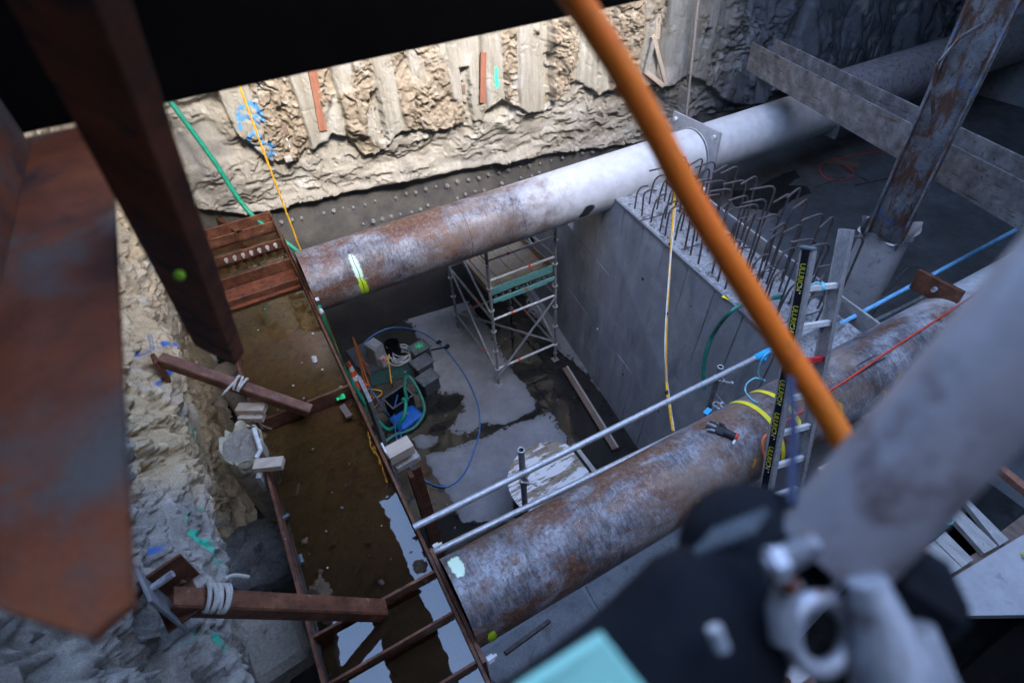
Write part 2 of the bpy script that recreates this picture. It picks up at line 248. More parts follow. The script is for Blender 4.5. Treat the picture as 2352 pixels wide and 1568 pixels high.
# ------------------------------------------------------------------ mesh builder
class MB:
    def __init__(s): s.v = []; s.f = []; s.sm = []
    def add(s, vs, fs, smooth=False):
        o = len(s.v); s.v += [Vector(v) for v in vs]; s.f += [tuple(i + o for i in f) for f in fs]; s.sm += [smooth] * len(fs); return s
    def box(s, c, size, rot=None, bev=0.004):
        bm = bmesh.new(); bmesh.ops.create_cube(bm, size=1)
        for v in bm.verts: v.co = Vector((v.co.x * size[0], v.co.y * size[1], v.co.z * size[2]))
        if bev: bmesh.ops.bevel(bm, geom=bm.edges[:], offset=min(bev, min(size) * 0.3), segments=1, affect='EDGES')
        if rot is None: rot = Matrix.Identity(3)
        elif isinstance(rot, (int, float)): rot = Matrix.Rotation(rot, 3, 'Z')
        elif isinstance(rot, Euler): rot = rot.to_matrix()
        bm.verts.index_update()
        s.add([rot @ v.co + Vector(c) for v in bm.verts], [[v.index for v in f.verts] for f in bm.faces]); bm.free(); return s
    def bar(s, a, b, wd, ht, up=(0, 0, 1), bev=0.004):
        a = Vector(a); b = Vector(b); d = (b - a); L = d.length; d.normalize(); up = Vector(up)
        x = d; y = up.cross(x); y.normalize(); z = x.cross(y)
        return s.box((a + b) / 2, (L, wd, ht), Matrix((x, y, z)).transposed(), bev)
    def tube(s, pts, r, n=10, cap=True, rr=None, smooth=True):
        pts = [Vector(p) for p in pts]; m = len(pts); o = []
        t = [(pts[min(i + 1, m - 1)] - pts[max(i - 1, 0)]).normalized() for i in range(m)]
        ref = Vector((0, 0, 1)) if abs(t[0].z) < 0.9 else Vector((1, 0, 0))
        u = t[0].cross(ref).normalized()
        for i in range(m):
            u = (u - t[i] * u.dot(t[i])).normalized(); v = t[i].cross(u)
            ri = rr[i] if rr else r
            o += [pts[i] + (u * math.cos(2 * math.pi * k / n) + v * math.sin(2 * math.pi * k / n)) * ri for k in range(n)]
        fs = [(i * n + k, i * n + (k + 1) % n, (i + 1) * n + (k + 1) % n, (i + 1) * n + k) for i in range(m - 1) for k in range(n)]
        s.add(o, fs, smooth)
        if cap:
            b = len(s.v) - len(o); s.f += [tuple(b + k for k in reversed(range(n))), tuple(b + (m - 1) * n + k for k in range(n))]; s.sm += [False, False]
        return s
    def pipe(s, a, b, r, th=0.004, n=24):
        """open-ended tube with wall thickness"""
        a = Vector(a); b = Vector(b); d = (b - a).normalized(); ref = Vector((0, 0, 1)) if abs(d.z) < 0.9 else Vector((1, 0, 0))
        u = d.cross(ref).normalized(); v = d.cross(u); o = []
        for p, q in ((a, r), (b, r), (b, r - th), (a, r - th)):
            o += [p + (u * math.cos(2 * math.pi * k / n) + v * math.sin(2 * math.pi * k / n)) * q for k in range(n)]
        fs = [(i * n + k, i * n + (k + 1) % n, ((i + 1) % 4) * n + (k + 1) % n, ((i + 1) % 4) * n + k) for i in range(4) for k in range(n)]
        return s.add(o, [f[::-1] for f in fs], True)
    def prism(s, poly, dz, axis=Vector((0, 0, 1))):
        n = len(poly); top = [Vector(p) for p in poly]; bot = [p - axis * dz for p in top]
        s.add(top + bot, [tuple(range(n))] + [tuple(range(2 * n - 1, n - 1, -1))] + [(i, n + i, n + (i + 1) % n, (i + 1) % n) for i in range(n)]); return s
    def grid(s, fn, us, vs, smooth=True):
        nu, nv = len(us), len(vs)
        s.add([fn(u, v) for u in us for v in vs], [(i * nv + j, (i + 1) * nv + j, (i + 1) * nv + j + 1, i * nv + j + 1) for i in range(nu - 1) for j in range(nv - 1)], smooth); return s
    def ball(s, c, r, seg=16, sq=(1, 1, 1), rot=None):
        n = seg; vs = []; m = n // 2; rot = rot or Matrix.Identity(3)
        for i in range(m + 1):
            for k in range(n):
                a = math.pi * i / m; b = 2 * math.pi * k / n
                vs.append(Vector(c) + rot @ Vector((math.sin(a) * math.cos(b) * r * sq[0], math.sin(a) * math.sin(b) * r * sq[1], math.cos(a) * r * sq[2])))
        return s.add(vs, [(i * n + k, (i + 1) * n + k, (i + 1) * n + (k + 1) % n, i * n + (k + 1) % n) for i in range(m) for k in range(n)], True)
    def torus(s, c, Rr, r, nrm=(0, 0, 1), n=28, m=8, a0=0, a1=2 * math.pi):
        nrm = Vector(nrm).normalized(); ref = Vector((0, 0, 1)) if abs(nrm.z) < 0.9 else Vector((1, 0, 0)); u = nrm.cross(ref).normalized(); v = nrm.cross(u)
        return s.tube([Vector(c) + (u * math.cos(a0 + (a1 - a0) * i / n) + v * math.sin(a0 + (a1 - a0) * i / n)) * Rr for i in range(n + 1)], r, m)
    def build(s, name, mat, parent=None, label=None, cat=None, group=None, kind=None, origin=None, sharp=35):
        me = bpy.data.meshes.new(name)
        if parent is not None:
            p = parent; org = Vector(p['_o'])
        else:
            if origin is None:
                xs = [v.x for v in s.v]; ys = [v.y for v in s.v]; zs = [v.z for v in s.v]
                origin = ((min(xs) + max(xs)) / 2, (min(ys) + max(ys)) / 2, min(zs))
            org = Vector(origin)
        me.from_pydata([v - org for v in s.v], [], s.f); me.polygons.foreach_set('use_smooth', s.sm); me.materials.append(mat)
        if any(s.sm): me.set_sharp_from_angle(angle=R(sharp))
        me.update(); return finish(name, me, org, parent, label, cat, group, kind)
def finish(name, me, org, parent, label, cat, group, kind):
    o = bpy.data.objects.new(name, me); COL.objects.link(o); o['_o'] = tuple(org)
    if parent is not None: o.parent = parent
    else: o.location = org
    if label: o['label'] = label
    if cat: o['category'] = cat
    if group: o['group'] = group
    if kind: o['kind'] = kind
    return o
def thing(name, label, cat, loc, group=None):
    o = bpy.data.objects.new(name, None); COL.objects.link(o); o.location = loc; o['_o'] = tuple(loc); o.empty_display_size = 0.1
    o['label'] = label; o['category'] = cat
    if group: o['group'] = group
    return o
def copy_tree(o, loc=None, rotz=None, label=None, parent=None):
    c = o.copy(); COL.objects.link(c); c.parent = parent
    if loc is not None: c.location = loc
    if rotz is not None: c.rotation_euler = (0, 0, rotz)
    if label: c['label'] = label
    for ch in list(o.children): copy_tree(ch, parent=c)
    return c
def spline(pts, n=8):
    pts = [Vector(p) for p in pts]; out = []
    for i in range(len(pts) - 1):
        a = pts[max(i - 1, 0)]; b = pts[i]; c = pts[i + 1]; d = pts[min(i + 2, len(pts) - 1)]
        for k in range(n):
            t = k / n; out.append(0.5 * ((2 * b) + (c - a) * t + (2 * a - 5 * b + 4 * c - d) * t * t + (3 * b - a - 3 * c + d) * t ** 3))
    return out + [pts[-1]]
def hose(name, pts, r, mat, label, cat, n=8, k=8, **kw):
    return MB().tube(spline(pts, k), r, n).build(name, mat, None, label, cat, **kw)
def field(name, Pos, mat, parent=None, attrs=None, label=None, cat=None, kind=None, group=None, flip=False):
    """mesh from a (nu, nv, 3) array"""
    nu, nv = Pos.shape[:2]; i = np.arange(nu * nv).reshape(nu, nv)
    a, b, c, d = i[:-1, :-1], i[1:, :-1], i[1:, 1:], i[:-1, 1:]
    F = np.stack([a, b, c, d], -1).reshape(-1, 4)
    if flip: F = F[:, ::-1]
    V = Pos.reshape(-1, 3); org = Vector(parent['_o']) if parent is not None else Vector((float(V[:, 0].mean()), float(V[:, 1].mean()), float(V[:, 2].min())))
    V = V - np.array(org)
    me = bpy.data.meshes.new(name); me.vertices.add(len(V)); me.vertices.foreach_set('co', V.astype(np.float32).ravel())
    me.loops.add(F.size); me.loops.foreach_set('vertex_index', F.ravel().astype(np.int32)); me.polygons.add(len(F))
    me.polygons.foreach_set('loop_start', np.arange(0, F.size, 4, dtype=np.int32)); me.polygons.foreach_set('loop_total', np.full(len(F), 4, dtype=np.int32))
    me.polygons.foreach_set('use_smooth', np.ones(len(F), bool)); me.update(calc_edges=True)
    for k, A in (attrs or {}).items():
        at = me.attributes.new(k, 'FLOAT_COLOR', 'POINT'); C4 = np.ones((len(V), 4), np.float32); C4[:, :A.shape[-1]] = A.reshape(len(V), -1)
        at.data.foreach_set('color', C4.ravel())
    me.materials.append(mat); return finish(name, me, org, parent, label, cat, group, kind)
def paint_mask(U, V, lines, wdt, s=3):
    """soft broken strokes along polylines in the (U, V) chart"""
    m = np.zeros_like(U)
    for ln in lines:
        for (a, b), (c, d) in zip(ln[:-1], ln[1:]):
            t = np.clip(((U - a) * (c - a) + (V - b) * (d - b)) / ((c - a) ** 2 + (d - b) ** 2 + 1e-9), 0, 1)
            m = np.maximum(m, 1 - sst(wdt * 0.45, wdt, np.hypot(U - a - t * (c - a), V - b - t * (d - b))))
    return m

USLAB = surf('shaded_slab_concrete', [(0.3, (0.055, 0.058, 0.065)), (0.55, (0.095, 0.10, 0.107)), (0.75, (0.14, 0.145, 0.155))], 1.6,
            [((0.07, 0.065, 0.06), 4, 0.50, 0.66), ((0.25, 0.25, 0.25), 26, 0.64, 0.70), ((0.04, 0.04, 0.04), 30, 0.64, 0.70)], (0.5, 0.8), 0, (30, 0.4), fine=(90, 0.25))  # darker copy of the slab concrete, upper right shade put into its colour

BASEDK = surf('black_wall_base', [(0.3, (0.018, 0.018, 0.02)), (0.6, (0.035, 0.034, 0.034)), (0.8, (0.06, 0.058, 0.055))], 2, [((0.09, 0.085, 0.08), 7, 0.6, 0.72, (1, 1, .3))], (0.3, 0.6), 0, (20, 0.4))

# ================================================================== THE PIT
ST = 'structure'
# floor
MB().box((7.5, 3.5, -0.15), (22, 16, 0.3), bev=0).build('floor', WETF, kind=ST)
def ragged(px, z, amp=0.05, sub=7, seed=1):
    pts = [P(x, y, 'z', z) for x, y in px]; out = []
    n = len(pts); rnd = random.Random(seed)
    for i in range(n):
        a, b = pts[i], pts[(i + 1) % n]; d = b - a; L = d.length; nn = Vector((-d.y, d.x, 0)).normalized()
        k = max(1, int(L / 0.05))
        for j in range(k):
            t = j / k; q = a + d * t
            o = (float(fbm(np.array([q.x * 3.0]), np.array([q.y * 3.0]), seed, 5, 0.65)[0]) - 0.5) * amp * 4
            out.append(q + nn * o)
    return out
ZQ = lambda zx, zy: (752.6 + zx * .282, 658.5 + zy * .282)
patches = [
 [ZQ(*p) for p in [(380, -150), (480, 0), (560, 260), (680, 320), (700, 400), (820, 700), (900, 890), (1050, 860), (1110, 900), (1080, 1020), (980, 1160), (1060, 1200), (1230, 1180), (1260, 1120), (1440, 1120), (1600, 1050), (1700, 1000), (1715, 940), (1650, 860), (1560, 760), (1450, 600), (1370, 450), (1330, 330), (1180, 180), (1040, 0), (900, -200)]],
 [ZQ(*p) for p in [(790, 1370), (960, 1330), (1230, 1230), (1330, 1200), (1400, 1170), (1640, 1080), (1750, 1025), (1810, 1040), (1870, 1110), (1900, 1170), (1970, 1230), (1960, 1300), (1900, 1500), (1600, 1900), (1100, 1900), (930, 1640), (880, 1560), (840, 1480), (790, 1440)]],
 [ZQ(*p) for p in [(700, 1240), (770, 1190), (900, 1220), (870, 1310), (800, 1320), (730, 1290)]],
 [ZQ(*p) for p in [(1560, 0), (1640, 180), (1760, 320), (1850, 480), (1900, 540), (2000, 600), (2120, 720), (2160, 780), (2335, 960), (2500, 1160), (2560, 1160), (2335, 880), (2120, 560), (1860, 240), (1740, 0)]]]
gx = np.arange(.30, 6.0, .0145); gy = np.arange(1.6, 10.2, .0145); GX, GY = np.meshgrid(gx, gy, indexing='ij')
def sdist(poly, X, Y):
    d = np.full(X.shape, 9.0); ins = np.zeros(X.shape, bool); n = len(poly)
    for i in range(n):
        (ax, ay), (bx, by) = poly[i], poly[(i + 1) % n]
        t = np.clip(((X - ax) * (bx - ax) + (Y - ay) * (by - ay)) / ((bx - ax) ** 2 + (by - ay) ** 2 + 1e-9), 0, 1)
        d = np.minimum(d, np.hypot(X - ax - t * (bx - ax), Y - ay - t * (by - ay)))
        c = ((ay > Y) != (by > Y)) & (X < (bx - ax) * (Y - ay) / (by - ay + 1e-12) + ax); ins ^= c
    return np.where(ins, d, -d)
sd_ = np.full(GX.shape, -9.0)
for px in patches: sd_ = np.maximum(sd_, sdist([(P(x, y, 'z', 0).x, P(x, y, 'z', 0).y) for x, y in px], GX, GY))
nz = (fbm(GX * 2.2, GY * 2.2, 301, 3) - .5) * .16 + (fbm(GX * 9, GY * 9, 302, 6, .6) - .5) * .10
spk = sst(.55, .62, fbm(GX * 17 + GY * 5, GY * 19 - GX * 6, 305, 4, .7)) * np.exp(-np.abs(sd_) / .16) * sst(.42, .6, fbm(GX * 1.1, GY * 1.1, 306, 3)) * .16
dryf = sst(-.012, .014, sd_ + nz - spk)
damp = sst(-.10, .16, sd_ + nz)
m, t, b = newmat('wet_and_dry_concrete'); tc = nd(t, 'ShaderNodeTexCoord').outputs['Object']
sc_ = nd(t, 'ShaderNodeSeparateColor'); t.links.new(attr(t, 'wet'), sc_.inputs[0])
dry = ramp(t, noise(t, tc, 1.6, 9, 0.66), [(0.3, (0.13, 0.135, 0.15)), (0.55, (0.20, 0.205, 0.225)), (0.75, (0.27, 0.275, 0.29))])
dry = mix(t, ramp(t, noise(t, tc, 7, 9, 0.72), [(0.52, 0.0), (0.7, 0.6)]), dry, (0.13, 0.125, 0.12)); dry = mix(t, ramp(t, noise(t, tc, 30, 5, 0.75), [(0.66, 0.0), (0.7, 0.9)]), dry, (0.06, 0.055, 0.05))
dry = mix(t, sc_.outputs[1], mix(t, 0.55, dry, (0.07, 0.068, 0.066)), dry)
wet = ramp(t, noise(t, tc, 2.4, 8, 0.65), [(0.3, (0.010, 0.011, 0.012)), (0.6, (0.022, 0.021, 0.019)), (0.8, (0.038, 0.034, 0.028))])
t.links.new(mix(t, sc_.outputs[0], wet, dry), b.inputs['Base Color'])
mr = nd(t, 'ShaderNodeMapRange'); mr.inputs[3].default_value = 0.06; mr.inputs[4].default_value = 0.72; t.links.new(sc_.outputs[0], mr.inputs[0]); t.links.new(mr.outputs[0], b.inputs['Roughness'])
bp = nd(t, 'ShaderNodeBump'); bp.inputs['Distance'].default_value = .012; t.links.new(sc_.outputs[0], bp.inputs['Strength']); t.links.new(noise(t, tc, 30, 8, .7), bp.inputs['Height']); t.links.new(bp.outputs[0], b.inputs['Normal'])
field('bay_floor', np.stack([GX, GY, .006 + dryf * .006 + dryf * (fbm(GX * 5, GY * 5, 309, 4) - .5) * .012], -1), m, None, {'wet': np.stack([dryf, damp, damp], -1)}, kind=ST)

# back wall -----------------------------------------------------------------
ctlc = [(380, 170), (498, 200), (517, 252), (540, 297), (585, 336), (616, 359), (686, 365), (700, 342), (723, 334), (748, 318), (754, 303), (794, 308), (822, 342), (853, 351), (881, 328), (900, 303), (912, 291), (983, 289), (1014, 290), (1045, 278), (1060, 273), (1099, 270), (1104, 248), (1138, 220), (1152, 228), (1195, 248), (1240, 251), (1279, 203), (1313, 180), (1364, 211), (1409, 197), (1480, 190), (1530, 190), (1570, 170), (1600, 180), (1660, 230), (1740, 235), (1820, 180), (1950, 215), (2060, 150), (2200, 150)]
cc = [PW(*p) for p in ctlc]; cxs = np.array([p.x for p in cc]); czs = np.array([p.z for p in cc])
ctlb = [(420, 470), (560, 492), (640, 478), (680, 465), (900, 420), (1080, 385), (1200, 362), (1340, 345), (1500, 325), (1588, 268), (1650, 262), (1720, 248), (1800, 215), (2000, 215), (2200, 190)]
cb = [PW(*p) for p in ctlb]; bxs = np.array([p.x for p in cb]); bzs = np.array([p.z for p in cb])
us = np.concatenate([np.arange(-2.4, 9.6, 0.0185), np.arange(9.6, 17.5, 0.035)]); vs = np.arange(2.95, 6.9, 0.0185)
U, V = np.meshgrid(us, vs, indexing='ij')
Uw = U + (fbm(U * 1.3, V * 0.6, 5, 4) - 0.5) * 0.12
SW = 0.64
k = np.floor(Uw / SW); fr = Uw / SW - k
hs = _h(k, k * 0, 77); hs2 = _h(k, k * 0, 99); hs3 = _h(k, k * 0, 31)
zc = np.interp(U, cxs, czs) + (fbm(U * 7, V * 0.3, 12, 4) - 0.5) * 0.12
crust = sst(-0.01, 0.02, V - zc)
zb = np.interp(U, bxs, bzs) + (fbm(U * 5, V * 0, 21, 5) - 0.5) * 0.07
low = sst(-0.008, 0.012, V - zb)
rough = sst(0.48, 0.56, fbm(U * 1.5 + hs * 9, V * 0.9, 41, 5) * 0.75 + hs2 * 0.32 - 0.02)
rough = np.where(fr > 0.55, rough, rough * (hs3 > 0.35)) 
wx = U + (fbm(U * 2.3, V * 2.3, 103, 5) - .5) * 0.55; wz = V + (fbm(U * 2.3 + 7, V * 2.3, 108, 5) - .5) * 0.55
d1, d2, wid = worley(wx * 4.6, wz * 3.4, 4)
e1, e2, wid2 = worley(wx * 13 + fbm(U * 9, V * 9, 3) * 1.5, wz * 10, 14)
crack = sst(0.09, 0.0, d2 - d1) * sst(0.40, 0.52, fbm(U * 1.7, V * 1.7, 61, 4))
rdg = 1 - np.abs(fbm(wx * 5.5, wz * 5.5, 121, 6, 0.6) - 0.5) * 2
lumps = (terr(fbm(wx * 1.9, wz * 2.6, 131, 6, .55), 9) - .5) * .30 + (wid - 0.5) * 0.030 + (wid2 - 0.5) * 0.022 * sst(.4, .6, fbm(U * 2, V * 2, 17, 3)) + (rdg - 0.8) * 0.05 + (fbm(U * 22, V * 22, 9, 4) - 0.5) * 0.03
scal = 0.035 * np.sqrt(np.clip(1 - (2 * fr - 1) ** 2, 0, 1)) + (hs - 0.5) * 0.11
edge = sst(0.05, 0.0, np.minimum(fr, 1 - fr)) * 0.05
recess = (hs3 > 0.72) & (fr > 0.62)
h_c = 0.20 + scal - edge * (0.3 + fbm(U * 2, V * 2, 55, 3)) + rough * lumps * 1.2 + (fbm(U * 3, V * 1.2, 57, 5) - .5) * .06 - crack * 0.05 * (0.3 + rough) - np.where(recess, 0.10, 0) + (fbm(U * 40, V * 14, 33, 3) - 0.5) * 0.008
shelf = fbm(U * 1.1, V * 5.5, 51, 5); shl = np.abs(shelf - 0.5) * 2
t1, t2, tid = worley(U * 2.2 + fbm(U * 3, V * 3, 88) * 1.5, V * 5.5 + fbm(U * 2, V * 4, 83) * 1.4, 24)
rl = sst(0.42, 0.55, fbm(U * 0.9 + 3, V * 1.3, 71, 5) + np.exp(-((U - 0.5) / 1.0) ** 2) * 0.15 + 0.12 * sst(4.6, 6.0, U))
h_l = 0.02 + rl * ((terr(fbm(wx * 1.2, wz * 3.4, 141, 6, .55), 8) - 0.5) * 0.34 + (fbm(U * 6, V * 9, 19, 6) - 0.5) * 0.04 + lumps * 0.3) + (fbm(U * 1.2, V * 1.5, 29, 4) - 0.5) * 0.12
lipz = sst(0.20, 0.05, V - zb) * sst(-0.01, 0.03, V - zb); h_l = h_l + 0.07 * lipz * (U < 5.6)
h = crust * h_c + (1 - crust) * h_l
# slots chiselled in the crust
slots = [(624, 238, 662, 345), (833, 200, 862, 320), (1042, 150, 1064, 285), (1236, 118, 1256, 240), (1596, 60, 1612, 100)]
for x0, y0, x1, y1 in slots:
    a = PW(x0, y0); b = PW(x1, y1); u0 = a.x + 0.02; u1 = u0 + 0.17
    sl = sst(0, 0.012, U - u0 - (fbm(V * 6, U * 0, 4) - .5) * .05) * sst(0, 0.012, u1 - U + (fbm(V * 9, U * 0, 6) - .5) * .05) * sst(0, .02, V - b.z + (fbm(U * 9, V * 0, 7) - .5) * .1) * sst(0, .02, a.z - V)
    inner = 0.06 + 0.05 * (fbm(U * 9, V * 6, 17, 4) > 0.52) + (fbm(U * 30, V * 30, 18, 3) - .5) * .02
    h = h * (1 - sl) + inner * sl
# big washed-out groove with the wooden triangle
g = np.exp(-((U - PW(1510, 130).x - 0.1 + (V - 5) * 0.0) / 0.16) ** 2) * sst(4.2, 4.5, V); h = h - g * 0.16
h = h - (1 - low) * 0.35
right = sst(8.6, 10.6, U)  # right end: extra relief, and its shade darkened into the wall colour
h = h + right * ((fbm(U * 0.9 + V * 0.5, V * 0.5, 65, 5) - 0.5) * 0.7 + (np.abs(fbm(U * 3 + V * 1.4, V * 1.2, 66, 5) - 0.5)) * 0.35) * low
Pos = np.stack([U, WB - WS * U - h, V], -1)
def chart(px): return [(PW(x, y).x, PW(x, y).z) for x, y in px]
Z1 = lambda zx, zy: (376.3 + zx * .282, 94.1 + zy * .282)
blue = paint_mask(U, V, [chart([Z1(*p) for p in l]) for l in (
    [(580, 590), (585, 530), (620, 490), (680, 465), (740, 510), (775, 560), (790, 620)], [(600, 670), (605, 600), (640, 570), (700, 600), (735, 570), (745, 650)],
    [(655, 790), (680, 720), (715, 690), (760, 740), (785, 800)], [(660, 790), (720, 830)], [(830, 800), (870, 830)], [(805, 885), (845, 870), (885, 890)], [(850, 850), (850, 910)])], 0.046)
blue *= sst(0.28, 0.48, fbm(U * 22, V * 22, 91, 4)) * 0.95
Z2 = lambda zx, zy: (940.8 + zx * .282, zy * .282)
green = paint_mask(U, V, [chart([Z2(*p) for p in l]) for l in ([(652, 530), (655, 670)], [(648, 600), (668, 660)])], 0.045) * sst(0.2, 0.45, fbm(U * 22, V * 12, 92, 4))
tone = np.clip(rough * crust + rl * (1 - crust) * 0.8, 0, 1)
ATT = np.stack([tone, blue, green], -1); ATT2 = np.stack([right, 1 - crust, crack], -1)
def wall_mat(name, smooth, roughc, rightc, lowc, cols):
    m, t, b = newmat(name); tc = nd(t, 'ShaderNodeTexCoord').outputs['Object']
    s1 = nd(t, 'ShaderNodeSeparateColor'); t.links.new(attr(t, 'tone'), s1.inputs[0])
    s2 = nd(t, 'ShaderNodeSeparateColor'); t.links.new(attr(t, 'zone'), s2.inputs[0])
    sm = ramp(t, noise(t, tc, 3.2, 9, 0.65, (2.6, 1, 0.35)), [(0.3, smooth[0]), (0.52, smooth[1]), (0.72, smooth[2])])
    ro = ramp(t, noise(t, tc, 5, 9, 0.7), [(0.3, roughc[0]), (0.55, roughc[1]), (0.75, roughc[2])])
    c = mix(t, s1.outputs[0], sm, ro)
    lw = ramp(t, noise(t, tc, 1.6, 8, 0.65), [(0.35, lowc[0]), (0.6, lowc[1])]); lf = nd(t, 'ShaderNodeMath', operation='MULTIPLY'); lf.inputs[1].default_value = 0.75
    t.links.new(s2.outputs[1], lf.inputs[0]); c = mix(t, lf.outputs[0], c, lw)
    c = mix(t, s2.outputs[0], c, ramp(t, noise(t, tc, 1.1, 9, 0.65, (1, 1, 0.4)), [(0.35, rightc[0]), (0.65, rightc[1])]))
    st = ramp(t, noise(t, tc, 8, 9, 0.7, (1, 1, 0.2), 0.2, 4), [(0.56, 0.0), (0.7, 0.5)]); c = mix(t, st, c, (0.16, 0.135, 0.10))
    wh = ramp(t, noise(t, tc, 2.1, 9, 0.7, (1, 1, 0.6), 0.4, 9), [(0.55, 0.0), (0.64, 0.55)]); c = mix(t, wh, c, (0.42, 0.42, 0.415))
    pi = ramp(t, noise(t, tc, 48, 4, 0.7), [(0.66, 0.0), (0.70, 0.6)]); c = mix(t, pi, c, (0.07, 0.06, 0.05))
    c = mix(t, 0.35, c, ramp(t, noise(t, tc, 130, 3, 0.8), [(0.35, 0.0), (0.65, 1.0)]), 'OVERLAY')
    c = mix(t, s1.outputs[1], c, cols[0]); c = mix(t, s1.outputs[2], c, cols[1])
    t.links.new(c, b.inputs['Base Color']); b.inputs['Roughness'].default_value = 0.85
    bp = nd(t, 'ShaderNodeBump'); bp.inputs['Strength'].default_value = 0.55; bp.inputs['Distance'].default_value = 0.02
    t.links.new(noise(t, tc, 24, 10, 0.75), bp.inputs['Height']); t.links.new(bp.outputs[0], b.inputs['Normal'])
    return m
WALLM = wall_mat('cast_against_earth_concrete', ((0.21, 0.19, 0.155), (0.29, 0.275, 0.24), (0.37, 0.36, 0.325)), ((0.16, 0.125, 0.09), (0.25, 0.21, 0.16), (0.33, 0.295, 0.24)),
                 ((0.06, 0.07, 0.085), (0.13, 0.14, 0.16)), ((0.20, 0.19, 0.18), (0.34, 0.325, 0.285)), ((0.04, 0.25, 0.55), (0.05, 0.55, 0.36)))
wall = thing('back_wall', 'rough pale concrete wall cast against earth closing the far side of the pit', 'wall', (7, 9.9, 2.9))
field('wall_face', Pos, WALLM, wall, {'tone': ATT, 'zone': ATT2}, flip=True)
def wp(x, off, z): return (x, WB - WS * x - off, z)
MB().add([wp(-2.6, .2, 6.85), wp(18, .2, 6.85), wp(18, .2, 10.0), wp(-2.6, .2, 10.0)], [(3, 2, 1, 0)]).build('upper_face', SLAB, wall)
n_ = 120; mo = MB(); mus = np.linspace(-2.6, 18, 160); mvs = np.linspace(-0.05, 4.6, 60)
mo.grid(lambda u, v: wp(u, -0.10 + 0.05 * (float(fbm(np.array([u * 1.5]), np.array([v * 1.5]), 3, 4)[0]) - .5), v), mus, mvs); mo.f = [f[::-1] for f in mo.f]
memb = mo.build('dark_base_face', MEMB, wall)
MB().add([wp(-2.6, .02, 0), wp(17.5, .02, 0), wp(17.5, .02, 2.1), wp(-2.6, .02, 2.1)][::1] + [wp(-2.6, -.10, 2.12), wp(17.5, -.10, 2.12)], [(0, 1, 2, 3), (3, 2, 5, 4)]).build('dark_lower_face', BASEDK, wall)  # separate darker panel over the lower part of the wall
bolt = None
rnd = random.Random(4)
rows = [((648, 512), (1025, 425), 17), ((1050, 418), (1385, 342), 15), ((816, 522), (1240, 398), 21), ((800, 548), (860, 508), 3), ((1130, 380), (1210, 372), 3)]
bp_ = []
for (a, b_, n) in rows:
    for i in range(n):
        t = i / max(1, n - 1); x = a[0] + (b_[0] - a[0]) * t + rnd.uniform(-3, 3); y = a[1] + (b_[1] - a[1]) * t + rnd.uniform(-2.5, 2.5)
        bp_.append(PW(x, y, -0.08))
for q in bp_:
    if bolt is None:
        mbb = MB(); mbb.tube([q + Vector((0, 0.03, 0)), q + Vector((0, -0.05, 0))], 0.016, 8); mbb.tube([q + Vector((0, 0.02, 0)), q + Vector((0, -0.018, 0))], 0.034, 10)
        bolt = mbb.build('anchor_bolt', GALVDK, wall); b0 = q
    else:
        if rnd.random() < .12: continue
        c = bolt.copy(); COL.objects.link(c); c.parent = wall; s_ = rnd.uniform(.6, 1.25); c.scale = (s_, s_, s_); c.location = Vector(wall['_o']) * 0 + (q - Vector(wall['_o'])) - (b0 - Vector(wall['_o'])) * s_

# left wall ------------------------------------------------------------------
ys = np.concatenate([np.arange(0.4, 1.5, .04), np.arange(1.5, 6.4, 0.0115), np.arange(6.4, 10.6, .025)]); zs = np.concatenate([np.arange(0.0, 1.4, .05), np.arange(1.4, 5.4, .0125), np.arange(5.4, 7.2, .04)]); Y2, Z2g = np.meshgrid(ys, zs, indexing='ij')
d1, d2, wid = worley(Y2 * 1.3 + fbm(Y2 * 2, Z2g * 2, 3) * 1.3, Z2g * 1.3 + fbm(Y2 * 2, Z2g * 2, 13) * 1.3, 44)
e1, e2, w2 = worley(Y2 * 5 + fbm(Y2 * 4, Z2g * 4, 3) * 1.5, Z2g * 5 + fbm(Y2 * 4, Z2g * 4, 23) * 1.5, 54)
g1, g2, w3 = worley(Y2 * 14 + fbm(Y2 * 9, Z2g * 9, 3) * 1.5, Z2g * 14, 64)
near = sst(5.2, 3.8, Y2)
wy = Y2 + (fbm(Y2 * 1.6, Z2g * 1.6, 203, 5) - .5) * .9; wz2 = Z2g + (fbm(Y2 * 1.6 + 4, Z2g * 1.6, 205, 5) - .5) * .9
f1, f2, fid = worley(wy * 1.1, wz2 * 1.1, 244); h1, h2, hid = worley(wy * 3.3, wz2 * 3.3, 254)
facet = (vn(wy * 1.1 * 2 + fid * 30, wz2 * 1.1 * 2 + fid * 17, 7) - .5)
rd1 = 1 - np.abs(fbm(wy * 2.2, wz2 * 2.2, 281, 7, 0.58) - .5) * 2; rd2 = 1 - np.abs(fbm(Y2 * 7, Z2g * 7, 283, 6, 0.6) - .5) * 2
hl = (fbm(Y2 * 0.7, Z2g * 0.7, 81, 4) - 0.5) * 0.5 + (terr(fbm(wy * 1.1, wz2 * 1.5, 271, 6, .55), 8) - .5) * (.25 + .35 * near) + near * ((fid - .4) * .26 + facet * .22) + (hid - .5) * (.05 + .06 * near) + (rd1 - .75) * (.30 + .15 * near) + (rd2 - .75) * .085 \
   + (fbm(Y2 * 24, Z2g * 24, 84, 5) - 0.5) * 0.035 - near * 0.08 * sst(0.07, 0, f2 - f1)
hl = hl + 0.20 * sst(4.9, 4.3, Z2g) * sst(2.9, 3.6, Z2g) - 0.25 * sst(3.4, 2.6, Z2g)
X2 = -1.62 + hl
capx = np.where(Z2g < 3.7, -1.38, -1.38 + 0.30 * sst(3.7, 4.2, Z2g)) - 0.16 * fbm(Y2 * 3, Z2g * 3, 7)
X2 = capx - np.log1p(np.exp((capx - X2) * 14)) / 14
def lchart(px): return [(P(x, y, 'x', -1.5).y, P(x, y, 'x', -1.5).z) for x, y in px]
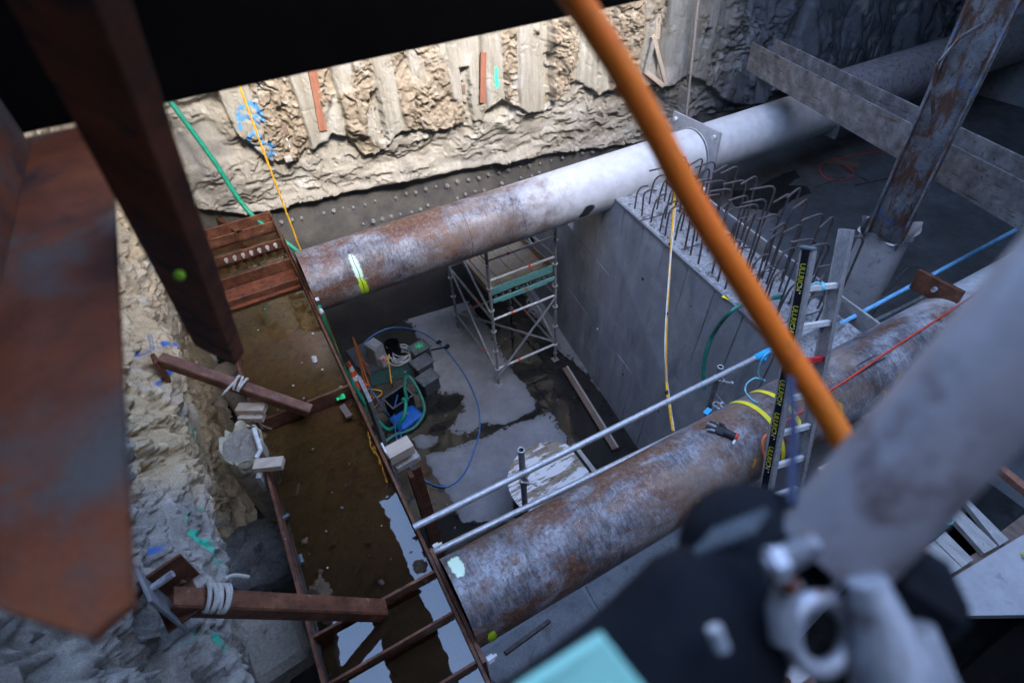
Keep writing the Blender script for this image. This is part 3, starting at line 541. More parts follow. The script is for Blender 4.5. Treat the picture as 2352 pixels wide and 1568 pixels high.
lb = paint_mask(Y2, Z2g, [lchart(l) for l in ([(352, 840), (346, 888)], [(318, 812), (345, 800), (370, 812)], [(300, 1225), (330, 1240), (352, 1262)], [(316, 1335), (340, 1325), (357, 1315)], [(340, 1410), (326, 1470)], [(305, 1430), (318, 1400)])], 0.04)
lb *= sst(0.38, 0.56, fbm(Y2 * 9, Z2g * 9, 95, 5))
lg = paint_mask(Y2, Z2g, [lchart(l) for l in ([(432, 992), (448, 1015), (476, 1050)], [(452, 975), (470, 1010)], [(360, 1200), (372, 1240), (400, 1290), (412, 1310)], [(372, 1235), (385, 1250)], [(390, 1475), (392, 1500), (425, 1530)], [(405, 1490), (430, 1510)], [(395, 1205), (415, 1230)], [(420, 1330), (440, 1350)])], 0.06)
lg *= sst(0.44, 0.56, fbm(Y2 * 11, Z2g * 11, 96, 6))
tan = sst(2.6, 3.9, Y2 + (fbm(Y2, Z2g, 8, 4) - .5) * 2.5)  # tan soil, with the warm light on the rock coloured in too
ATT = np.stack([tan, lb, lg], -1); ATT2 = np.stack([0 * tan, 0.25 * (1 - tan), 0 * tan], -1)
LWM = wall_mat('excavated_rock', ((0.14, 0.13, 0.12), (0.32, 0.30, 0.275), (0.52, 0.50, 0.465)), ((0.42, 0.30, 0.17), (0.58, 0.45, 0.28), (0.68, 0.58, 0.41)),
               ((0.2, 0.2, 0.2), (0.3, 0.3, 0.3)), ((0.10, 0.09, 0.08), (0.42, 0.39, 0.35)), ((0.05, 0.16, 0.50), (0.04, 0.50, 0.33)))
rock = thing('rock_wall', 'rugged tan and grey excavated rock face beside the waler with spray paint marks', 'wall', (-1.6, 5, 0))
field('rock_face', np.stack([X2, Y2, Z2g], -1), LWM, rock, {'tone': ATT, 'zone': ATT2}, flip=False)
MB().box((-1.9, 4.5, 8.5), (0.3, 13, 2.8), bev=0).box((-1.95, -0.9, 4), (0.3, 2.9, 8), bev=0).build('upper_face', SLAB, rock)
def boulder(c, r, sq, mat, label, seed, parent=None, name='boulder', amp=0.3):
    th = np.linspace(0.001, np.pi - 0.001, 60); ph = np.linspace(0, 2 * np.pi, 110); T, F = np.meshgrid(th, ph, indexing='ij')
    x = np.sin(T) * np.cos(F); y = np.sin(T) * np.sin(F); z = np.cos(T)
    n = fbm(x * 1.8 + 5 + seed, y * 1.8 + z * 1.7 + 9, seed, 6); _, _, wd = worley(x * 2 + 9 + z, y * 2 + 9 - z, seed + 3)
    rr = r * (1 + (n - .5) * 2 * amp + (wd - .5) * amp * 0.5); rr[:, -1] = rr[:, 0]
    Ps = np.stack([c[0] + rr * x * sq[0], c[1] + rr * y * sq[1], c[2] + rr * z * sq[2]], -1)
    return field(name, Ps, mat, parent, {'tone': np.zeros(Ps.shape), 'zone': np.zeros(Ps.shape)}, None if parent else label, None if parent else 'rock', flip=False)
BOULD = surf('dark_grey_rock', [(0.3, (0.11, 0.11, 0.115)), (0.6, (0.24, 0.24, 0.245)), (0.8, (0.38, 0.38, 0.37))], 3, [((0.3, 0.3, 0.29), 9, 0.58, 0.72), ((0.045, 0.045, 0.05), 5, 0.58, 0.7)], (0.8, 0.95), 0, (26, 0.9), bumpd=0.03, fine=(90, 0.35))
c = P(600, 1275, 'z', 2.55); boulder(c, 0.55, (1.0, 0.75, 0.6), BOULD, 'big dark grey boulder in the gap between the rock face and the waler', 3)
c = P(590, 1480, 'z', 3.2); boulder(c, 0.36, (0.8, 1.1, 0.7), SAND, 'rounded dusty lump of concrete below the lowest rusty strut', 6, amp=0.22)
c = P(660, 1440, 'z', 3.1); boulder(c, 0.30, (0.7, 1.0, 0.6), SAND, 'smaller pale lump of concrete against the waler side', 9, amp=0.2)

# right and rear enclosure, deck over the pit ---------------------------------
MB().box((17.2, 3.5, 5), (0.4, 15, 10.4), bev=0).build('end_wall', SLAB, None, 'dark plain concrete wall in shadow at the far right end of the pit', 'wall')
MB().box((7.5, -2.2, 5), (20, 0.4, 10.4), bev=0).build('near_wall', SLAB, None, 'plain concrete wall in shadow on the near side of the pit', 'wall')
ZD = 10.0
dk = MB()
def dbox(x0, x1, y0, y1): dk.box(((x0 + x1) / 2, (y0 + y1) / 2, ZD + 0.2), (x1 - x0, y1 - y0, 0.4), bev=0)
OX0, OX1, OY0, OY1 = 0.35, 8.3, -1.7, 7.7
dbox(-2.4, 17.6, -2.6, OY0); dbox(-2.4, 17.6, OY1, 10.8); dbox(-0.83, 0.14, OY0, OY1); dbox(6.4, OX1, OY0, 2.4); dbox(OX1, 17.6, OY0, OY1); dbox(-2.4, -1.55, OY0, OY1); dbox(-1.55, -0.83, OY0, 1.4); dbox(-1.55, -0.83, 5.7, OY1)
dk.build('deck', BLACK, None, 'dark street deck roofing the pit around its openings', 'deck')
# pit behind concrete wall: slab, ground

MB().box((5, -3.0, 12.5), (24, .3, 5.2), bev=0).build('sun_blocker', TIMBERG, None, 'unseen screen added above the near side of the pit to block the sun', 'light blocker')  # added out of view to keep the sun off the lower pit
MB().box((14.5, 4, 14.0), (.3, 15, 8), bev=0).build('sky_blocker', TIMBERD, None, 'unseen panel added above the right of the pit to block sky light', 'building')  # added out of view to cut sky fill from the right

# concrete wall on the right of the bay -----------------------------------------
ZT = 3.8
def wtop(y): return 4.77 + (5.12 - 4.77) * (y - 2.95) / 2.95
def wbot(y): return 4.30 + 0.153 * (y - 3.0)
cw = thing('concrete_wall', 'smooth blue-grey concrete wall with formwork seams rising behind the strut pipes', 'wall', (5.0, 4.5, 0))
y0w, y1w = 1.0, 7.65
nf = MB()
seams_y = [6.7, 6.1, 5.55, 5.0, 4.42, 3.85, 3.3, 2.7, 2.1, 1.5]
def wf(y, z, o=0.0):
    t = z / ZT; return (wbot(y) * (1 - t) + wtop(y) * t - o, y, z)
# formed panels, each its own piece with a recessed joint
edges = [y1w] + seams_y + [y0w]; hz = [0.0, 1.25, 2.5, ZT]
for a, b in zip(edges[:-1], edges[1:]):
    for lo, hi in zip(hz[:-1], hz[1:]):
        m = MB(); g = 0.011; bl = random.uniform(0, 0.010)
        vs_ = [wf(a - g, lo + g, .03 + bl), wf(b + g, lo + g, .03 + bl), wf(b + g, hi - g, .03 + bl), wf(a - g, hi - g, .03 + bl)]
        bk = [wf(a, lo, 0), wf(b, lo, 0), wf(b, hi, 0), wf(a, hi, 0)]
        m.add(vs_ + bk, [(0, 1, 2, 3)[::-1], (0, 4, 5, 1)[::-1], (1, 5, 6, 2)[::-1], (2, 6, 7, 3)[::-1], (3, 7, 4, 0)[::-1]]); m.build('cast_panel', CONC, cw)
m = MB(); A = [wf(y0w, 0, 0), wf(y1w, 0, 0), wf(y1w, ZT, 0), wf(y0w, ZT, 0)]; W2 = 0.95
B = [(p[0] + W2, p[1], p[2]) for p in A]
m.add(A + B, [(0, 1, 2, 3), (4, 7, 6, 5), (0, 4, 5, 1), (1, 5, 6, 2), (0, 3, 7, 4)]); m.build('wall_core', CONC, cw)
pl_ = [wf(7.65, 0, .03), wf(9.4, 0, .03), wf(9.4, 2.55, .03), wf(7.65, 2.55, .03)]; MB().add(pl_ + [(p[0] + .5, p[1], p[2]) for p in pl_], [(3, 2, 1, 0), (4, 5, 6, 7), (0, 1, 5, 4), (1, 2, 6, 5), (2, 3, 7, 6)]).build('low_extension', CONC, cw)
# rough top
yy = np.arange(y0w, y1w + 0.01, 0.025); tt = np.linspace(0, 1, 42); YY, TT = np.meshgrid(yy, tt, indexing='ij')
XX = 4.77 + 0.1186 * (YY - 2.95) + 0.0 + TT * W2; ZZ = ZT + 0.0 + (fbm(XX * 9, YY * 9, 4, 5) - 0.5) * 0.09 * sst(0.0, 0.08, TT) * sst(0, 0.08, 1 - TT) + 0.004
field('rough_top', np.stack([XX, YY, ZZ], -1), ROUGHC, cw, flip=True)
lip = MB().bar(wf(y0w, ZT + .0, .035), wf(y1w, ZT, .035), 0.03, 0.05); lip.build('top_edge', SLAB, cw)
# return face beyond the corner and back board
for i in range(5):
    ya = 1.6 + i * 0.9; MB().box((5.83 + 0.1186 * (ya - 2.5), ya, 3.55), (0.03, 0.88, 0.75), -0.118, 0.003).build('shutter_board', TIMBERG if i % 2 else CONC, cw)
for q, r_ in (((1372, 755), .016), ((1580, 985), .012), ((1437, 660), .012), ((1393, 720), .01)):
    pass
# tie holes
for a, b in ((5.25, 1.0), (4.7, 2.4), (4.15, 1.2), (3.6, 2.9), (3.0, 2.0), (4.15, 3.3), (5.3, 3.0), (2.4, 3.2)):
    p = Vector(wf(a, b, .036)); MB().tube([p + Vector((.01, 0, 0)), p - Vector((.004, 0, 0))], 0.022, 12).build('tie_hole', BLACKR, cw)
p = Vector(P(1372, 755, 'x', 4.75)); MB().ball(p, 0.02, 10).build('tie_cap', WHITEP, cw)

# slab beyond the wall -----------------------------------------------------------
SZ = 2.6
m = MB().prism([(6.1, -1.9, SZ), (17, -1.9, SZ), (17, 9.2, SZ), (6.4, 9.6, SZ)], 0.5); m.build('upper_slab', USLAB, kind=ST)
def ZS(zx, zy): return (1411.2 + zx * .282, 357.5 + zy * .282)
for k_, px in enumerate(([(930, 270), (1080, 290), (1240, 215), (1300, 180), (1470, 115), (1500, 170), (1420, 240), (1560, 250), (1595, 300), (1500, 350), (1380, 400), (1330, 480), (1200, 440), (1000, 430), (930, 340)],)):
    MB().prism(ragged([ZS(*p) for p in px], SZ + 0.006, 0.04, seed=20 + k_), 0.01).build('puddle', WETF, kind=ST)
# dark debris on the slab: offcut, cord loop, twigs
a = P(1900, 372, 'z', SZ + .03); b = P(1972, 378, 'z', SZ + .03); MB().bar(a, b, 0.16, 0.07).build('timber_offcut', TIMBERD, None, 'dark timber offcut lying on the upper slab beyond the rebar', 'timber')
pts = [P(x, y, 'z', SZ + .02) for x, y in [(2040, 345), (1975, 355), (1925, 365), (1890, 375), (1885, 395), (1905, 412), (1945, 412), (1960, 395), (1935, 375), (1915, 362)]]
hose('cable_loop', pts, 0.010, REDC, 'thin dark red cable looped on the upper slab', 'cable')
for i, l in enumerate(([(1872, 430), (1940, 405)], [(1965, 425), (2060, 405)], [(1960, 400), (1930, 380)], [(1955, 392), (2000, 420)])):
    hose('wire_offcut', [P(x, y, 'z', SZ + .02) for x, y in l], 0.010, REBAR, ['short wire offcut nearest the rebar on the upper slab', 'long wire offcut towards the rusty column', 'wire offcut beside the red cable loop', 'wire offcut crossing the others on the upper slab'][i], 'wire')

# rebar starter bars ---------------------------------------------------------------
def rebar(base, hgt, hook_dir, hl=0.28, r=0.0115, label='', bend=0.09):
    LEAN = rnd.uniform(-.3, .9); b = Vector(base); top = b + Vector((0, 0, hgt - bend)); d = Vector(hook_dir).normalized()
    pts = [b - Vector((0, 0, .05)), b + Vector((0, 0, hgt * .5)), top]
    for a in (30, 60, 90): pts.append(top + d * bend * (1 - math.cos(R(a))) + Vector((0, 0, bend * math.sin(R(a)))))
    pts.append(pts[-1] + d * hl + Vector((0, 0, -0.02)))
    return MB().tube([pts[0]] + [p_ + Vector((.10, -.03, 0)) * ((p_.z - b.z) / hgt) ** 2 * LEAN for p_ in pts[1:]], r, 7).build('starter_bar', REBAR, None, label, 'rebar', 'steel starter bars sticking out of the wall top', origin=tuple(b))
ri = 0
ORD = ['first', 'second', 'third', 'fourth', 'fifth', 'sixth', 'seventh', 'eighth', 'ninth', 'tenth', 'eleventh', 'twelfth', 'thirteenth', 'fourteenth', 'fifteenth', 'sixteenth', 'seventeenth']
for row, (off, hgt, hd, n_r) in enumerate(((0.10, 0.60, (1, -.2, 0), 17), (0.36, 0.78, (1, .15, 0), 17), (0.62, 0.95, (-1, .15, 0), 17), (0.86, 1.10, (-1, .1, 0), 17))):
    for i in range(n_r):
        y = 5.95 - i * 0.2 + rnd.uniform(-.05, .05); x = 4.77 + 0.1186 * (y - 2.95) + off + rnd.uniform(-.03, .03)
        if y < 2.65: continue
        hh = hgt * rnd.uniform(0.90, 1.08) * (.62 + .38 * min(1, i / 9))
        hd2 = (hd[0], hd[1] + rnd.uniform(-.35, .35), 0)
        rebar((x, y, ZT), hh, hd2, (0.10, .14, .22, .24)[row], r=.0135, label=ORD[i] + ' hooked starter bar from the upper pipe in the ' + ['front row along the wall edge', 'second row from the wall edge', 'third row from the wall edge', 'back row on the wall top'][row]); ri += 1
for i in range(4):
    a = (5.0, 5.6 - i * 0.9, ZT + .06); b = (5.8, 5.45 - i * 0.9, ZT + .1)
    MB().tube([a, b], 0.009, 6).build('cross_bar', REBAR, None, ORD[i] + ' thin steel bar from the upper pipe lying across the wall top', 'rebar', 'thin cross bars on the wall top')
MB().box(P(1667, 683, 'z', ZT + .02), (0.05, 0.09, 0.01), 0.3).build('yellow_tag', YELSTR, None, 'small yellow tag on the edge of the wall top', 'tag')

# green hose over the wall
hose('green_hose', [P(1800, 680, 'z', 4.0), P(1750, 690, 'z', 4.02), P(1705, 700, 'z', 3.95), P(1672, 722, 'z', 3.86), P(1640, 765, 'x', 4.6), P(1622, 810, 'x', 4.5), P(1616, 850, 'x', 4.45), P(1618, 895, 'x', 4.4)], 0.026, GREEND, 'green hose hanging over the edge of the blue-grey concrete wall', 'hose')

# ================================================================== WALER
XL, XR, ZF = -0.79, 0.24, 3.95
FL = 0.36
wal = thing('steel_waler', 'long rusty steel waler channel full of murky brown water along the rock face', 'beam', (-0.27, 5, 3.59))
MB().box((-0.275, 5.0, ZF - 0.24), (XR - XL - 0.03, 8.6, 0.02), bev=0).build('web', RUSTDK, wal)
MB().box((XR, 3.55, ZF - FL / 2), (0.03, 5.7, FL), bev=0.004).box((XR - 0.004, 7.7, ZF - FL / 2 + 0.0), (0.024, 2.6, FL), bev=0.004).build('right_flange', RUSTDK, wal)
MB().box((XL, 5.0, ZF - FL / 2), (0.03, 8.0, FL), bev=0.004).build('left_flange', RUSTDK, wal)
MB().box((XR + 0.026, 7.05, ZF - FL / 2 + 0.02), (0.02, 2.25, FL + 0.06), bev=0.004).build('splice_plate', RUSTDK, wal)
for a, b, th, top in (((478, 525), (622, 485), .03, 0), ((480, 550), (628, 508), .025, -.02), ((488, 595), (646, 546), .03, -.02), ((500, 645), (672, 590), .05, -.01), ((510, 690), (690, 642), .04, -.06), ((602, 962), (800, 885), .03, -.01), ((722, 1450), (992, 1322), .025, -.0), ((734, 1567), (1033, 1421), .022, -.0), ((990, 1575), (1077, 1535), .022, 0)):
    ya = (P(*a, 'z', ZF + top).y + P(*b, 'z', ZF + top).y) / 2
    MB().box(((XL + XR) / 2, ya, ZF + top - 0.14), (XR - XL - 0.034, th, 0.28), bev=0.003).build('stiffener', RUSTDK, wal)
ys_ = {}
yb = (P(488, 595, 'z', ZF - .02).y + P(646, 546, 'z', ZF - .02).y) / 2
nb = None
for i in range(7):
    x = XL + 0.2 + i * 0.118; c = Vector((x, yb - 0.015, ZF - 0.085))
    if nb is None:
        m = MB().tube([c, c + Vector((0, -0.03, 0))], 0.030, 6, smooth=False).tube([c + Vector((0, -0.03, 0)), c + Vector((0, -0.055, 0))], 0.024, 6, smooth=False).tube([c, c + Vector((0, -0.095, 0))], 0.016, 10); nb = m.build('bolt', TIMBERG, wal); c0 = c
    else:
        d = nb.copy(); COL.objects.link(d); d.parent = wal; d.location = c - c0
# shallow stained plates between stiffeners
yA = P(600, 615, 'z', ZF).y; yB = P(600, 668, 'z', ZF).y
MB().box(((XL + XR) / 2, (yA + yB) / 2, ZF - 0.16), (XR - XL - 0.04, abs(yA - yB) - 0.05, 0.02)).build('cover_plate', RUST, wal)
# mud bed and water
uu = np.arange(XL + .016, XR - .014, 0.0095); ww = np.arange(1.0, 9.1, 0.0095); UU, WW2 = np.meshgrid(uu, ww, indexing='ij')
bed = ZF - 0.225 + fbm(UU * 5, WW2 * 5, 5, 5) * 0.035 + (fbm(UU * 38, WW2 * 38, 6, 4) - .5) * 0.014
def moundpx(x, y, r, hgt):
    q = P(x, y, 'z', ZF - .16); return hgt * np.exp(-(((UU - q.x) ** 2 + (WW2 - q.y) ** 2) / r ** 2))
cr = fbm(UU * 30, WW2 * 30, 16, 5)
for x, y, r, hg in ((730, 1350, .10, .075), (850, 1390, .14, .05), (750, 1400, .13, .09), (965, 1300, .09, .075), (955, 1235, .05, .05), (700, 1240, .06, .05), (600, 1000, .08, .08), (750, 1160, .03, .04), (830, 1130, .03, .04), (760, 1250, .02, .06), (735, 1310, .03, .06), (876, 1335, .05, .06), (845, 1245, .02, .06)):
    bed = bed + moundpx(x, y, r, hg) * (0.6 + cr * 0.8)
bed += np.where((_h(np.floor(UU * 20), np.floor(WW2 * 20), 3) > 0.985), 0.02 * np.sin((UU * 20 % 1) * np.pi) * np.sin((WW2 * 20 % 1) * np.pi), 0)
m, t, b = newmat('silt_bed'); tc = nd(t, 'ShaderNodeTexCoord').outputs['Object']
c = ramp(t, noise(t, tc, 1.4, 7, 0.6), [(0.35, (0.17, 0.09, 0.02)), (0.5, (0.27, 0.165, 0.04)), (0.65, (0.25, 0.09, 0.03))])
sepb = nd(t, 'ShaderNodeSeparateXYZ'); t.links.new(tc, sepb.inputs[0])
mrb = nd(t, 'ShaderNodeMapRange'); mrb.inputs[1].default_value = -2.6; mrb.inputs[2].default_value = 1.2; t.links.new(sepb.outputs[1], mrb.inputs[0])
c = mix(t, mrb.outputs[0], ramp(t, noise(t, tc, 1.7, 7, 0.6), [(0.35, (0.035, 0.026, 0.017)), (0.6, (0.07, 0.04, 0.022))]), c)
c = mix(t, ramp(t, noise(t, tc, 11, 9, 0.75), [(0.48, 0.0), (0.7, 0.7)]), c, (0.035, 0.02, 0.01))
c = mix(t, ramp(t, noise(t, tc, 45, 5, 0.75), [(0.62, 0.0), (0.70, 0.5)]), c, (0.30, 0.22, 0.12))
t.links.new(c, b.inputs['Base Color']); b.inputs['Roughness'].default_value = 0.7
bp = nd(t, 'ShaderNodeBump'); bp.inputs['Strength'].default_value = .6; bp.inputs['Distance'].default_value = .01; t.links.new(noise(t, tc, 60, 8, .8), bp.inputs['Height']); t.links.new(bp.outputs[0], b.inputs['Normal'])
field('silt', np.stack([UU, WW2, bed], -1), m, wal, flip=False)
m, t, b = newmat('murky_water'); t.nodes.remove(b)
out = t.nodes['Material Output']; tr = nd(t, 'ShaderNodeBsdfTransparent'); tr.inputs[0].default_value = (0.80, 0.72, 0.58, 1)
gl = nd(t, 'ShaderNodeBsdfGlossy'); gl.inputs['Roughness'].default_value = 0.015; gl.inputs[0].default_value = (1, 1, 1, 1)
frn = nd(t, 'ShaderNodeFresnel'); frn.inputs[0].default_value = 1.85
mx = nd(t, 'ShaderNodeMixShader'); t.links.new(frn.outputs[0], mx.inputs[0]); t.links.new(tr.outputs[0], mx.inputs[1]); t.links.new(gl.outputs[0], mx.inputs[2]); t.links.new(mx.outputs[0], out.inputs[0])
tcw = nd(t, 'ShaderNodeTexCoord').outputs['Object']; bp = nd(t, 'ShaderNodeBump'); bp.inputs['Strength'].default_value = .05; bp.inputs['Distance'].default_value = .02; t.links.new(noise(t, tcw, 5, 2, .5), bp.inputs['Height'])
t.links.new(bp.outputs[0], gl.inputs['Normal']); WATER = m
yn = P(850, 1388, 'z', ZF).y
for (a, b_, z) in ((yn, 8.95, ZF - .163), (1.0, yn - .03, ZF - .06)):
    MB().grid(lambda u, v: (u, v, z), [XL + .016, XR - .014], [a, b_], False).build('water', WATER, kind=ST)
MB().box((-0.275, (1.0 + yn) / 2 , ZF - .075), (1.0, yn - 1.06, .02), bev=0)  # (depth only)

# near extension of the waler running to the right, with water
MB().box((1.3, 1.08, ZF - .1), (2.1, .025, .2), bev=.003).box((.30, 0.6, ZF - .1), (.025, .95, .2), bev=.003).box((1.3, 0.6, ZF - .19), (2.0, .95, .02), bev=.003).build('side_channel', RUSTDK, wal)
MB().grid(lambda u, v: (u, v, ZF - .05), [.315, 2.3], [.2, 1.065], False).build('water', WATER, kind=ST)

# debris in the channel
def deb(name, px, mk, mat, label, cat):
    q = P(*px, 'z', ZF - .15); m = MB(); mk(m, q); return m.build(name, mat, None, label, cat)
deb('timber_offcut', (795, 947), lambda m, q: m.box(q + Vector((0, 0, .02)), (.07, .20, .03), 0.12), TIMBERD, 'small wet brown timber offcut lying in the waler water', 'timber')
deb('grey_stone', (790, 905), lambda m, q: m.ball(q + Vector((0, .06, .02)), .05, 10, (.7, 1.3, .5)), TIMBERG, 'flat grey stone under a green rag in the waler', 'stone')
deb('green_rag', (785, 918), lambda m, q: m.grid(lambda u, v: q + Vector((u, v, .05 + .03 * math.sin(u * 60) * math.cos(v * 45))), [i * .012 - .05 for i in range(9)], [i * .012 - .04 for i in range(8)]), STARG, 'small bright green rag in the waler water', 'rag')
deb('plastic_cup', (723, 830), lambda m, q: m.pipe(q, q + Vector((.01, .02, .06)), .032, .002, 14), WHITEP, 'small white plastic cup floating in the brown water', 'cup')
deb('bolt_nut', (660, 1192), lambda m, q: m.tube([q + Vector((-.05, 0, .03)), q + Vector((.03, .02, .03))], .020, 8), BOXLID, 'loose grey bolt lying at the left edge of the waler water', 'bolt')
deb('bolt_nut', (693, 1285), lambda m, q: m.tube([q + Vector((0, -.05, .03)), q + Vector((0, .03, .03))], .020, 8), BOXLID, 'loose grey bolt standing near the sky reflection in the waler', 'bolt')
rn = random.Random(11)
for i in range(46):
    x = rn.uniform(XL + .08, XR - .08); y = rn.uniform(1.9, 7.6); r_ = rn.choice((.006, .008, .011, .016)); q = Vector((x, y, ZF - .162))
    MB().ball(q, r_, 8, (1, rn.uniform(.5, 1.2), .5), Matrix.Rotation(rn.uniform(0, 3), 3, 'Z')).build('pebble', rn.choice((WHITEP, TIMBER, TIMBERD, BOXLID, DROPE)), None, 'tiny pebble or crumb scattered in the murky waler water', 'pebble', 'pebbles and crumbs in the waler water')

# ================================================================== STRUT PIPES
def pipe_thing(label, x0, x1, y0, z0, r, mat, plate=0.5):
    t = thing('strut_pipe', label, 'pipe', (x0, y0, z0 - r))
    m = MB(); N = 96; xs = np.arange(x0, x1 + .01, .08)
    m.grid(lambda x, a: (x, y0 + (r + .0025 * math.sin(x * 2.1 + a * 3)) * math.cos(a), z0 + r * math.sin(a)), list(xs), [2 * math.pi * i / N for i in range(N + 1)]); m.build('shell', mat, t)
    return t
def arc_patch(parent, name, x0, x1, a0, a1, y0, z0, r, mat, wob=0.0, skew=0.0, off=.003):
    nx, na = 14, 40; xs = np.linspace(0, 1, nx); As = np.linspace(0, 1, na); Xg, Ag = np.meshgrid(xs, As, indexing='ij')
    a = R(a0) + (R(a1) - R(a0)) * Ag; x = x0 + (x1 - x0) * Xg + skew * Ag + wob * np.sin(Ag * 6)
    ed = (1 - (2 * Xg - 1) ** 2 - (2 * Ag - 1) ** 4).clip(0, 1)
    Ps = np.stack([x, y0 + (r + off) * np.cos(a), z0 + (r + off) * np.sin(a)], -1)
    o = field(name, Ps, mat, parent, flip=True); at = o.data.attributes.new('edge', 'FLOAT', 'POINT'); at.data.foreach_set('value', ed.ravel().astype(np.float32)); return o
PY1, PY2, PZ, PR1, PR = 6.81, 1.90, 3.89, 0.43, 0.362
p1 = pipe_thing('upper strut pipe, rusty at the waler and painted pale grey further right', 0.29, 7.02, PY1, PZ, PR1, PIPE1)
# flange joint on pipe 1
fl = MB(); xf = 7.05
for cx_ in (xf, xf + .05): 
    pass
def plate_poly(x, y, z, s, ang, th):
    pts = [(x, y + s * math.cos(R(ang + 90 * i)), z + s * math.sin(R(ang + 90 * i))) for i in range(4)]; return MB().prism(pts, th, Vector((1, 0, 0)))
plate_poly(xf + .04, PY1, PZ, .80, 45, .035).build('flange_plate', WHITEPL, p1)
for i in range(4):
    c = Vector((xf, PY1 + .66 * math.cos(R(45 + 90 * i)), PZ + .66 * math.sin(R(45 + 90 * i)))); MB().tube([c, c + Vector((-.05, 0, 0))], .035, 8).build('flange_bolt', WHITEP, p1)
m = MB(); m.grid(lambda x, a: (x, PY1 + PR1 * 1.0 * math.cos(a), PZ + PR1 * math.sin(a)), [xf + .05, 8.2, 9.4, 10.35], [2 * math.pi * i / 80 for i in range(81)]); m.build('far_shell', PIPE1, p1)
plate_poly(10.40, PY1, PZ, .62, 45, .04).build('end_plate', GALVDK, p1)
# seal ring at flange
MB().torus((xf - .01, PY1, PZ), PR1 + .008, .014, (1, 0, 0), 48).build('weld_ring', WHITEPL, p1)
arc_patch(p1, 'paint_stripe', .85, 1.0, 118, 180, PY1, PZ, PR1, NEONW, skew=.02); arc_patch(p1, 'paint_stripe', .86, 1.02, 165, 215, PY1, PZ, PR1, NEON, skew=.02)
m = MB(); xs_ = []; 
m.tube([(.93 + .02 * i / 20 + .004 * math.sin(i), PY1 + (PR1 + .003) * math.cos(R(118 + 95 * i / 20)), PZ + (PR1 + .003) * math.sin(R(118 + 95 * i / 20))) for i in range(21)], .004, 5).build('weld_line', BLACKR, p1)
for sx in (4.45,): arc_patch(p1, 'scrape', sx, sx + .3, 180, 215, PY1, PZ, PR1, DARKM, wob=.03)
p2 = pipe_thing('lower strut pipe, broad scuffed steel tube carrying the ladder and yellow straps', 0.29, 12.0, PY2, PZ, PR, PIPE2)
MB().prism([(0.29, PY2 + .5, PZ - .52), (0.29, PY2 + .5, ZF), (0.29, PY2 - .5, ZF), (0.29, PY2 - .5, PZ - .52)], .03, Vector((1, 0, 0))).build('end_plate', RUSTDK, p2)
MB().prism([(0.29, PY1 + .5, PZ - .52), (0.29, PY1 + .5, ZF + .03), (0.29, PY1 - .5, ZF + .03), (0.29, PY1 - .5, PZ - .52)], .02, Vector((1, 0, 0))).build('end_plate', RUSTDK, p1)
for c in ((.30, PY2 - .49, ZF - .03), (.30, PY2 + .52, ZF - .05)):
    c = Vector(c); MB().tube([c, c + Vector((.05, 0, 0))], .030, 6, smooth=False).tube([c, c + Vector((.08, 0, 0))], .014, 8).build('end_bolt', WHITEP, p2)
for c in ((.30, PY1 + .62, ZF - .0), (.30, PY1 - .2, ZF + .03), (.30, PY1 - .5, ZF - .02)):
    c = Vector(c); MB().tube([c, c + Vector((.045, 0, 0))], .026, 6, smooth=False).build('end_bolt', WHITEP, p1)
arc_patch(p2, 'paint_mark', .31, .44, 50, 92, PY2, PZ, PR, NEONW); arc_patch(p2, 'paint_mark', .36, .46, 160, 205, PY2, PZ, PR, NEON); arc_patch(p2, 'paint_mark', .37, .45, 172, 200, PY2, PZ, PR, NEON)
for x0, a0, a1, sk in ((2.35, 150, 170, .10), (2.52, 150, 166, -.12), (3.05, 140, 155, .0), (4.15, 128, 160, .06), (4.75, 150, 178, .1), (5.05, 135, 160, -.1)):
    arc_patch(p2, 'ochre_mark', x0, x0 + .06, a0, a1, PY2, PZ, PR, OCHRE, wob=.02, skew=sk)
for x0, x1, a0, a1 in ((4.35, 5.1, 108, 112), (4.6, 5.0, 98, 101)):
    arc_patch(p2, 'scrape', x0, x1, a0, a1, PY2, PZ, PR, DARKM)
arc_patch(p2, 'white_spill', 6.1, 7.4, 100, 150, PY2, PZ, PR, sprayed('white_spray', (.62, .64, .68), 6))
# dark far pipe beyond
m = MB(); c1 = Vector((10.9, PY1 + .05, PZ + .1)); m.grid(lambda x, a: (x, c1.y + .50 * math.cos(a), c1.z + .50 * math.sin(a)), [10.45, 12, 14, 17], [2 * math.pi * i / 64 for i in range(65)]); m.build('strut_pipe', PALE, None, 'thicker dull strut pipe fading into the dark beyond the steel beam', 'pipe')

for x in (4.1,): MB().torus((x, PY2, PZ), PR + .0005, .004, (1, 0, 0), 72, 6).build('weld_seam', RUSTDK, p2)
for x in (2.6,): MB().torus((x, PY1, PZ), PR1 + .0005, .004, (1, 0, 0), 72, 6).build('weld_seam', RUSTDK, p1)

